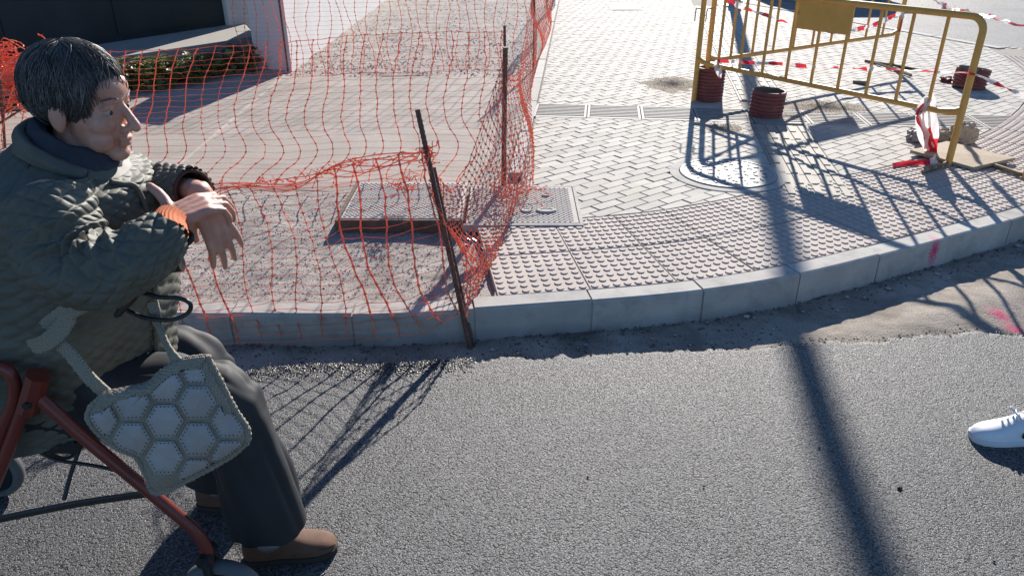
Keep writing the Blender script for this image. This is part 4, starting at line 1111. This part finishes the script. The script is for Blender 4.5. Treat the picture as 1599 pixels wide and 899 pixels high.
bone(mb, [tor[3]] + near_arm[:4], [.05, .05, .045, .04, .038]); bone(mb, near_arm[3:] + [nw], [.038, .034, .03, .026, .024])
bone(mb, [tor[3]] + far_arm[:2], [.05, .045, .04]); bone(mb, far_arm[1:] + [fw], [.038, .034, .03, .026, .026])
for lg in (near_leg, far_leg): bone(mb, [tor[0]] + lg[:3], [.08, .08, .065, .05]); bone(mb, lg[2:], [.05, .045, .034])
FH = Vector((far_leg[-1].x-.075, 1.765, 0)); NH = P(384, 872); ND = (P(516, 856)-NH).normalized()
bone(mb, [near_leg[-1], NH+ND*.07+Vector((0, 0, .06))], [.032, .026]); bone(mb, [far_leg[-1], FH+Vector((.07, 0, .06))], [.032, .026])
# right hand laid over the left wrist, thumb up; left hand hanging from its sleeve
hand(mb, nw, (.62, .74, .14), (-.30, -.62, .72), 1, ((.35, .7, .5), (.35, .75, .5), (.4, .75, .5), (.45, .75, .5)), thumb=((.018, .024, .004), (.026, .046, .014), (.027, .070, .022), (.024, .094, .028)), sc=1.02)
hand(mb, fw, (.30, -.05, -.95), (.72, -.62, .30), -1, ((.22, .25, .2), (.18, .22, .15), (.10, .2, .15), (-.02, .25, .2)), spread=(.06, .02, -.06, -.20), thumb=((.016, .026, -.006), (.044, .040, -.016), (.068, .044, -.022), (.092, .042, -.030)), sc=1.0)
me = remesh(mb, .0036, 5, .5); me.materials.append(M_SKIN)
woman = link('person', me)
tag(woman, 'grey-haired person in quilted olive jacket seated on a red rollator, arms crossed forward', 'person')
hair(woman, HC, HR); eyes(woman, HC, HR)
# jacket body
def fb(back, front, hw, yc=YC, dx=0):
    b, f = Q(back[0], back[1], yc), Q(front[0], front[1], yc); c = (b+f)/2; return (c, (f-b)/2, Vector((0, hw, 0)))
JR = [fb((-62, 665), (255, 600), .205), fb((-72, 590), (262, 545), .215), fb((-80, 500), (262, 470), .22), fb((-70, 410), (255, 390), .215), fb((-48, 325), (240, 325), .205), fb((-15, 262), (222, 285), .185), fb((16, 236), (206, 276), .145), fb((38, 216), (192, 268), .098), fb((46, 202), (182, 262), .086), fb((50, 192), (172, 256), .082)]
def jrel(d, th, per, f, p):
    q = .0042*quilt(th/(2*PI)*.96, d, .033)*(1 if f < .86 else .35)
    fold = .007*noise.noise(Vector((p.x*9, p.y*7, p.z*14))) + .004*noise.noise(Vector((p.x*22, p.y*16, p.z*30)))
    arm = -.0*f
    return q + fold*(1 if f < .9 else .4)
jk, jrows = loft('jacket', JR, M_JACK, woman, 30, 300, jrel)
mb = MB(); mb.quad_grid([[c + (p-c)*.96 for p in r] for r, c in ((jrows[0], JR[0][0]), (jrows[6], JR[0][0].lerp(JR[1][0], .3)))], True); mb.build('lining', M_LIN, jk)
def srel(fold_at):
    def g(d, th, per, f, p):
        q = .0042*quilt(th/(2*PI)*.40, d, .032)
        w_ = math.exp(-((f-fold_at)/.26)**2)
        fold = .009*w_*(1-2*abs(math.sin(d*62 + 1.2*math.sin(th*1.0+.5) + 2.5*noise.noise(p*9))))*(.45+.55*math.cos(th-2.2)) + .008*noise.noise(p*18)
        return q + fold
    return g
loft('sleeve', [(near_arm[0]+Vector((.0, .07, .05)), Vector((0, .035, .02)), Vector((.05, 0, -.02)))] + sleeve_rings(near_arm, [.079, .083, .079, .071, .061, .054, .047]), M_JACK, jk, 32, 170, srel(.55))
loft('sleeve', sleeve_rings(far_arm, [.075, .066, .056, .049, .044]), M_JACK, jk, 40, 150, srel(.5))
mb = MB(); r_ = sleeve_rings(far_arm, [.02, .02, .02, .044, .0425])[-1]
mb.tube([r_[0] + r_[1]*math.cos(2*PI*k/24) + r_[2]*math.sin(2*PI*k/24) for k in range(25)], .004, 6); mb.build('cuff_binding', M_LIN, jk, smooth=True)
# knitted orange cuff on the right wrist
def crel(d, th, per, f, p): return .0011*math.sin(th*30)
ax = (nw-near_arm[-1]).normalized(); cw = [near_arm[-1]-ax*.012, near_arm[-1].lerp(nw, .5), nw + Vector((.006, .008, .002))]
loft('knit_cuff', sleeve_rings(cw, [.036, .0345, .032]), M_CUFF, woman, 8, 120, crel)
# placket edge down the front and the turned collar
mb = MB(); pts = [JR[i][0] + JR[i][1]*.985 + Vector((.006, -.055 - .02*math.sin(i), 0)) for i in range(0, 8)]
mb.tube(catmull(pts, 6), .006, 8); mb.build('placket', M_JACK, jk, smooth=True)
def colrel(d, th, per, f, p): return .004*noise.noise(p*40)
loft('collar', [(JR[7][0], JR[7][1]*1.06, JR[7][2]*1.08), (JR[8][0], JR[8][1]*1.16, JR[8][2]*1.22), (JR[9][0]+Vector((0, 0, .004)), JR[9][1]*1.12, JR[9][2]*1.15), (JR[9][0]+Vector((0, 0, .002)), JR[9][1]*.98, JR[9][2]*1.0)], M_JACK, jk, 8, 72, colrel)
M_SCARF = S('navy_scarf', (.03, .036, .05), .9, .2, 20, .1, 300, .3, .001, 300)
loft('scarf', [(JR[7][0]-Vector((0, 0, .01)), JR[7][1]*.97, JR[7][2]*.98), (JR[8][0]+Vector((.004, 0, .014)), JR[8][1]*.93, JR[8][2]*.93), (JR[9][0]+Vector((.008, 0, .028)), JR[9][1]*.80, JR[9][2]*.80), (JR[9][0]+Vector((.008, 0, .022)), JR[9][1]*.55, JR[9][2]*.6)], M_SCARF, woman, 8, 72, lambda d, th, per, f, p: .006*noise.noise(p*45))
# trousers
def trel(seed):
    def g(d, th, per, f, p):
        kn = math.exp(-((f-.5)/.14)**2)
        return .007*noise.noise(Vector((p.x*13+seed, p.y*13, p.z*6))) + .016*(abs(noise.noise(Vector((math.cos(th)*1.5+seed, math.sin(th)*1.5, d*3.4))))-.2) + .010*kn*(abs(noise.noise(Vector((math.cos(th)*.8, math.sin(th)*.8+seed, d*22))))-.2) + .0035*kn*(1-2*abs(math.sin(d*34+1.6*math.sin(th)+2*noise.noise(p*8)))) + .007*math.exp(-((th-4.3)/.22)**2)*(f > .5) + .004*math.sin(th*3+d*9)*f
    return g
tw_ = thing('x', 'x', 'x') if False else None
tr, _ = loft('trousers', sleeve_rings(near_leg, [.105, .09, .072, .077, .084]), M_TROU, woman, 26, 110, trel(1))
loft('trouser_leg', sleeve_rings(far_leg, [.10, .088, .074, .08, .088]), M_TROU, tr, 16, 64, trel(5))
# shoes and sock
u_, d_, n_, h_ = shoe(woman, P(384, 872), P(516, 856), .246, .096, M_SHOE, M_SOLE)
mb = MB(); vp = [h_ + d_*(.262*t) + n_*s*.040 + Vector((0, 0, z)) for t, s, z in ((.50, -1, .03), (.62, -1, .038), (.80, -.9, .036), (.93, -.55, .034))]; mb.tube(catmull(vp, 5), .0018, 5); mb.build('seam', M_SOLE, u_)
shoe(woman, FH, FH+Vector((.25, -.01, 0)), .246, .096, M_SHOE, M_SOLE)
mb = MB(); mb.tube([far_leg[-1], FH+Vector((.07, 0, .07))], [.046, .04], 18); mb.build('sock', M_SOCK, woman, smooth=True)
mb = MB(); mb.tube([near_leg[-1]+Vector((-.005, 0, 0)), h_+d_*.07+Vector((0, 0, .065))], [.048, .041], 18); mb.build('sock', M_SOCK, woman, smooth=True)

# ---------------------------------------------------------------- rollator she sits on
M_RED = S('red_frame_paint', (.17, .032, .022), .35, .12, 8, .05, 100, dirt=(.08, .02, .016), dscale=18, dth=(.6, .8)); M_BLK = S('black_plastic', (.015, .016, .018), .45, .2, 20); M_GREY = S('grey_tyre', (.10, .11, .115), .6)
YR, YL = 1.345, 1.80
ro = thing('rollator', 'red-framed rollator with black wheels under the seated person', 'rollator', (-1.0, 1.6, 0))
def rtube(name, pts, r, mat=M_RED, par=ro, n=12, sm=4, flat=1.0): mb = MB(); mb.tube(catmull(pts, sm), r, n, flat=flat); return mb.build(name, mat, par, auto=50)
def rq(u, v, far=False):
    p = Q(u, v, YR); return Vector((p.x-.13, YL, p.z)) if far else p
for far in (False, True):
    rtube('front_leg', [rq(52, 612, far), rq(75, 633, far), rq(140, 690, far), rq(215, 752, far), rq(280, 806, far), rq(308, 832, far), rq(322, 855, far), rq(326, 880, far)], .0145)
    rtube('rear_leg', [rq(50, 600, far), rq(30, 655, far), rq(5, 720, far), rq(-40, 830, far)], .0145)
    rtube('push_bar', [rq(-60, 640, far), rq(-30, 585, far), rq(0, 572, far), rq(20, 590, far), rq(22, 625, far), rq(5, 665, far), rq(-15, 720, far)], .0135)
    mb = MB(); mb.tube([rq(60, 585, far), rq(44, 640, far)], .024, 8); mb.build('hinge_bracket', M_RED, ro, auto=40)
    p = rq(52, 622, far); mb = MB(); mb.tube([p-Vector((0, .03, 0)), p+Vector((0, .03, 0))], .008, 8); mb.build('bolt', M_BLK, ro, auto=40)
    for wx, wy in ((rq(338, 900, far).x, 0), (rq(338, 900, far).x-.72, 0)):
        yy = YL if far else YR; c = Vector((wx+.01, yy, .10)); T_ = Matrix.Translation(c) @ Matrix.Rotation(PI/2, 4, 'X')
        mb = MB(); mb.lathe([(.078, -.019), (.092, -.018), (.099, -.010), (.10, 0), (.099, .010), (.092, .018), (.078, .019), (.078, -.019)], 40, T_); wh = mb.build('wheel', M_GREY, ro, auto=40)
        mb = MB(); mb.lathe([(.001, -.016), (.03, -.018), (.034, -.010), (.078, -.008), (.078, .008), (.034, .010), (.03, .018), (.001, .016)], 30, T_); mb.build('hub', M_BLK, wh, auto=40)
        mb = MB()
        for s in (-1, 1): mb.tube([c+Vector((0, s*.027, 0)), c+Vector((-.012, s*.027, .07)), c+Vector((-.02, s*.02, .125))], .010, 8)
        mb.tube([c+Vector((-.02, -.028, .122)), c+Vector((-.02, .028, .122))], .018, 8); mb.build('fork', M_BLK, ro, auto=50)
c = Vector((Q(4, 800, 1.64).x, 1.64, .10)); T_ = Matrix.Translation(c) @ Matrix.Rotation(math.radians(70), 4, 'X') @ Matrix.Rotation(.35, 4, 'Y')
s_ = Vector((-1.19, 1.60, .50)); mb = MB(); mb.piece([(-1.42, 1.40), (-.99, 1.40), (-.99, 1.81), (-1.42, 1.81)], .515, .478, .012); mb.build('seat', M_BLK, ro)
rtube('cross_brace', [Q(-10, 812, 1.50), Q(120, 786, 1.50), Q(248, 768, 1.46)], .011, M_BLK, flat=.5)
rtube('brace_strut', [Q(128, 690, 1.58), Q(112, 735, 1.54), Q(100, 780, 1.50)], .0055, M_BLK)
rtube('brake_cable', [Q(40, 680, 1.42), Q(58, 702, 1.40), Q(90, 718, 1.40), Q(150, 727, 1.38), Q(210, 742, 1.345)], .0042, M_BLK)
rtube('brake_cable', [Q(38, 672, 1.44), Q(62, 698, 1.45), Q(100, 715, 1.48), Q(120, 705, 1.5), Q(132, 680, 1.52)], .0042, M_BLK)
rtube('handle_post', [Q(60, 600, 1.40), Q(150, 520, 1.45), Q(235, 430, 1.47), Q(252, 412, 1.45)], .013, M_BLK)
rtube('hand_grip', [Q(228, 420, 1.43), Q(255, 415, 1.42), Q(284, 411, 1.42)], .017, M_BLK)
rtube('brake_lever', [Q(235, 382, 1.50), Q(270, 388, 1.47), Q(292, 380, 1.46), Q(300, 370, 1.47), Q(294, 362, 1.48)], .0062, M_BLK)
rtube('brake_cable', [Q(200, 460, 1.40), Q(222, 457, 1.37), Q(250, 464, 1.36), Q(278, 465, 1.36), Q(297, 474, 1.36), Q(293, 489, 1.36), Q(268, 499, 1.36), Q(230, 497, 1.37), Q(200, 485, 1.40)], .0046, M_BLK)

# ---------------------------------------------------------------- crocheted bag with leather hexagons
def crochet_mat():
    m, nt, b = new_mat('crochet_cotton'); L = nt.links.new; c = coords(nt)
    w1 = nd(nt, 'ShaderNodeTexWave', Scale=62.0, Distortion=1.2); w1.bands_direction = 'Z'; L(c, w1.inputs['Vector']); w2 = nd(nt, 'ShaderNodeTexWave', Scale=75.0, Distortion=1.0); w2.bands_direction = 'X'; L(c, w2.inputs['Vector'])
    h = mathn(nt, 'MULTIPLY', w1.outputs['Fac'], w2.outputs['Fac']); f = tnoise(nt, c, 20, 4)
    L(mixc(nt, h, (.27, .245, .19), mixc(nt, ramp(nt, f, .3, .7), (.52, .46, .35), (.62, .56, .44))), b.inputs['Base Color']); b.inputs['Roughness'].default_value = .95
    bump(nt, b, h, .8, .004); return m
M_CRO = crochet_mat(); M_HEX = S('pale_leather', (.37, .35, .335), .6, .10, 12, .08, 300, .2, .001, 200, rnd=.06)
opx = [(148, 628), (165, 614), (200, 606), (232, 598), (252, 580), (275, 565), (300, 558), (322, 556), (330, 572), (345, 600), (366, 640), (384, 668), (386, 690), (360, 712), (320, 735), (280, 755), (247, 769), (234, 760), (226, 736), (212, 712), (185, 700), (158, 680), (138, 655), (139, 640)]
cu, cv = 262., 668.; BY = 1.285
ol = [Vector((u, v)) for u, v in opx]; olc = [Vector((p.x, p.y, 0)) for p in ol]; olc = catmull(olc + [olc[0]], 6)[:-1]
pol = sorted([(math.atan2(p.y-cv, p.x-cu), math.hypot(p.x-cu, p.y-cv)) for p in olc])
def orad(a):
    i = bisect.bisect([x[0] for x in pol], a); p, q = pol[i-1], pol[i % len(pol)]; da = (q[0]-p[0]) % (2*PI); t = ((a-p[0]) % (2*PI))/max(da, 1e-6); return p[1]+(q[1]-p[1])*min(t, 1)
def bagp(u, v, lift=0.0, side=-1):
    a = math.atan2(v-cv, u-cu); r = math.hypot(u-cu, v-cv)/orad(a); th = .030*max(0, 1-min(r, 1)**3)**.6
    tilt = (v-cv)*-.00012 + (u-cu)*.00022
    th += .010*noise.noise(Vector((u*.022, v*.022, 3))) + .004*noise.noise(Vector((u*.06, v*.06, 7)))
    return Q(u, v, BY + tilt + side*(th+.008+lift))
bag = thing('crochet_bag', 'cream crocheted shoulder bag of pale hexagon patches hanging beside the seated person', 'bag', Q(cu, 760, BY).to_tuple())
mb = MB(); NA = 96
for side in (-1, 1):
    rows = []
    for i in range(15):
        r = i/14; rows.append([bagp(cu+orad(-PI+2*PI*k/NA)*math.cos(-PI+2*PI*k/NA)*r, cv+orad(-PI+2*PI*k/NA)*math.sin(-PI+2*PI*k/NA)*r, 0, side) for k in range(NA)])
    if side == 1: rows = rows[::-1]
    mb.quad_grid(rows, True)
mb.build('bag_body', M_CRO, bag, smooth=True)
holes = MB()
for i in range(-3, 4):
    for j in range(-3, 4):
        hx, hy = 257+51*i, 657+57*j-(28.5 if i % 2 else 0); pts = []
        rr = math.hypot(hx-cu, hy-cv)/orad(math.atan2(hy-cv, hx-cu))
        if rr > 1.05: continue
        for k in range(24):
            a = 2*PI*k/24; s6 = (k % 4)/4; e = math.cos(PI/6)/math.cos((a % (PI/3))-PI/6); R_ = 30.2*e
            u, v = hx+R_*math.cos(a), hy+R_*math.sin(a); aa = math.atan2(v-cv, u-cu); q = math.hypot(u-cu, v-cv)/orad(aa)
            top = .85 if (v < cv and abs(aa+PI/2) < 1.35) else .965
            if q > top: u, v = cu+math.cos(aa)*orad(aa)*top, cv+math.sin(aa)*orad(aa)*top
            pts.append((u, v))
        ar = abs(area(pts))
        if ar < 260: continue
        mu, mv = sum(p[0] for p in pts)/24, sum(p[1] for p in pts)/24; mb = MB(); rows = []
        for s, lf in ((1.0, -.002), (.985, .0028), (.93, .0045), (.5, .0052), (.02, .0052)): rows.append([bagp(mu+(p[0]-mu)*s, mv+(p[1]-mv)*s, lf) for p in pts])
        mb.quad_grid(rows, True); mb.build('hexagon_patch', M_HEX, bag, smooth=True)
        for k in range(24):
            p = pts[k]; u, v = mu+(p[0]-mu)*.86, mv+(p[1]-mv)*.86; c = bagp(u, v, .0056)
            holes.face([c+Vector((.0016*math.cos(x*PI/3), -.0004, .0016*math.sin(x*PI/3))) for x in range(6)])
tag(holes.build('stitch_holes', M_SOLE, bag), kind='stuff')
def ridge(px, r, name, nrep, off=0.0):
    c = resample(catmull([bagp(u, v, off) for u, v in px], 10), .0035); mb = MB()
    mb.tube(c, [r*(1+.13*math.sin(i*1.9)+.2*noise.noise(c[i]*120)) for i in range(len(c))], 8); mb.build(name, M_CRO, bag, smooth=True)
for k in range(6):
    f = 1-.032*k; ridge([(cu+(u-cu)*f, cv+(v-cv)*f) for u, v in opx[:8]], .0050, 'rim_row', 0, .002)
ridge(opx[7:13], .0085, 'edge_braid', 0); ridge(opx[12:18], .0065, 'edge_braid', 0); ridge(opx[17:] + opx[:1], .006, 'edge_braid', 0)
def strap(pts, w0_, name='strap', taper=False):
    c = resample(catmull(pts, 8), .006); mb = MB(); rows = []
    for i, p in enumerate(c):
        w_ = w0_*(min(1, .62+1.5*math.sin(PI*(i+.5)/len(c))) if taper else 1)
        t = (c[min(i+1, len(c)-1)]-c[max(i-1, 0)]).normalized(); v = Vector((0, 1, 0)); s = t.cross(v).normalized(); row = []
        for k in range(9): row.append(p + s*w_*(k/8-.5) - v*(.004 + .0016*math.sin(i*2.1+k*1.5)*1.2))
        rows.append(row + [p + s*w_*(k/8-.5) + v*.003 for k in reversed(range(9))])
    mb.quad_grid(rows, True); mb.build(name, M_CRO, bag, smooth=True)
strap([Q(168, 616, 1.275), Q(140, 590, 1.285), Q(112, 555, 1.30), Q(92, 535, 1.31), Q(80, 522, 1.32)], .028)
strap([Q(48, 541, 1.318), Q(70, 535, 1.30), Q(92, 517, 1.305), Q(108, 492, 1.315)], .034, 'strap', True)
strap([Q(72, 512, 1.325), Q(90, 498, 1.315), Q(114, 481, 1.315), Q(140, 470, 1.33)], .036, 'strap', True)
strap([Q(280, 566, 1.285), Q(268, 552, 1.30), Q(256, 528, 1.34), Q(246, 500, 1.385), Q(238, 470, 1.40)], .022, 'strap')

# ---------------------------------------------------------------- second person, just outside the right edge: only the white sneaker shows
M_SNK = S('white_sneaker', (.76, .77, .80), .55, .04, 20, .03, 200, .1, .0006, 300); M_SNS = S('white_rubber', (.72, .73, .76), .5, .04, 20); M_JEAN = S('grey_trousers', (.10, .10, .11), .8, .15, 10, .1, 300); M_TOP = S('dark_jumper', (.05, .055, .07), .9, .1, 10)
toe = P(1514, 684); hl = Vector((toe.x+.285, toe.y-.008, 0)); Bx, By = hl.x-.03, hl.y
mb = MB(); C2 = Vector((Bx+.15, By+.10, 1.50)); R2 = Matrix.Rotation(PI, 3, 'Z'); head(mb, C2, R2)
hip = Vector((Bx+.16, By+.10, .86)); mb.tube([hip-Vector((0, 0, .05)), hip+Vector((0, 0, .2)), hip+Vector((0, 0, .42)), hip+Vector((0, 0, .5))], [.13, .12, .13, .06], 16); bone(mb, [hip+Vector((0, 0, .46)), C2+Vector((.02, 0, -.07))], [.055, .05])
for s in (-1, 1):
    fx = 0 if s < 0 else .38; bone(mb, [hip+Vector((0, s*.07, 0)), hip+Vector((-.02+fx*.5, s*.085, -.42)), Vector((hl.x-.03+fx, By+(0 if s < 0 else .2), .07))], [.08, .055, .036])
    sh = hip+Vector((0, s*.17, .43)); wr = hip+Vector((-.06, s*.23, -.05)); bone(mb, [sh, hip+Vector((.02, s*.22, .18)), wr], [.045, .036, .026]); hand(mb, wr, (-.05, 0, -1), (0, s*1.0, 0), -s, ((.2, .3, .2),)*4)
me = remesh(mb, .006, 4); me.materials.append(M_SKIN); p2 = link('person', me)
tag(p2, 'standing person at the right edge, only one white sneaker in view', 'person'); hair(p2, C2, R2, 700, .09, M_HAIR); eyes(p2, C2, R2)
def zrel(d, th, per, f, p): return .006*noise.noise(p*12)
loft('jumper', [(hip+Vector((0, 0, z)), Vector((a, 0, 0)), Vector((0, b, 0))) for z, a, b in ((-.06, .15, .19), (.1, .145, .18), (.3, .15, .20), (.42, .12, .19), (.49, .07, .09))], M_TOP, p2, 8, 40, zrel)
for s in (-1, 1):
    sh = hip+Vector((0, s*.15, .42)); loft('sleeve', sleeve_rings([sh, hip+Vector((.02, s*.22, .18)), hip+Vector((-.05, s*.228, -.01))], [.07, .055, .042]), M_TOP, p2, 8, 32, zrel)
    loft('trouser_leg', sleeve_rings([hip+Vector((0, s*.075, .02)), hip+Vector((-.0+(0 if s < 0 else .2), s*.085, -.42)), Vector((hl.x-.035+(0 if s < 0 else .38), By+(0 if s < 0 else .2), .105))], [.105, .085, .075]), M_JEAN, p2, 8, 40, zrel)
u_, d_, n_, h_ = shoe(p2, hl, toe, .285, .108, M_SNK, M_SNS, 'sneaker'); shoe(p2, hl+Vector((.38, .2, 0)), toe+Vector((.38, .2, 0)), .285, .108, M_SNK, M_SNS, 'sneaker')
mb = MB()
for k in range(5):
    c = h_ + d_*(.285*(.44+.055*k)); z = .103-.0085*k
    mb.tube(catmull([c-n_*.034+Vector((0, 0, z-.022)), c-n_*.016+Vector((0, 0, z-.002)), c+d_*.012+Vector((0, 0, z+.004)), c+n_*.018+d_*.01+Vector((0, 0, z-.004))], 4), .0032, 6)
mb.tube(catmull([h_+d_*.155+Vector((0, 0, .098)), h_+d_*.17-n_*.022+Vector((0, 0, .112)), h_+d_*.145-n_*.034+Vector((0, 0, .10)), h_+d_*.158+Vector((0, 0, .099))], 5), .0028, 6)
mb.build('laces', M_SNS, u_, smooth=True)
mb = MB(); c = h_ + d_*.135 + (n_*.0415 if n_.y < 0 else -n_*.0415) + Vector((0, 0, .045)); mb.ellipsoid(c, (.013, .006, .013), 16, 10); mb.build('emblem', M_BLK, u_, smooth=True)
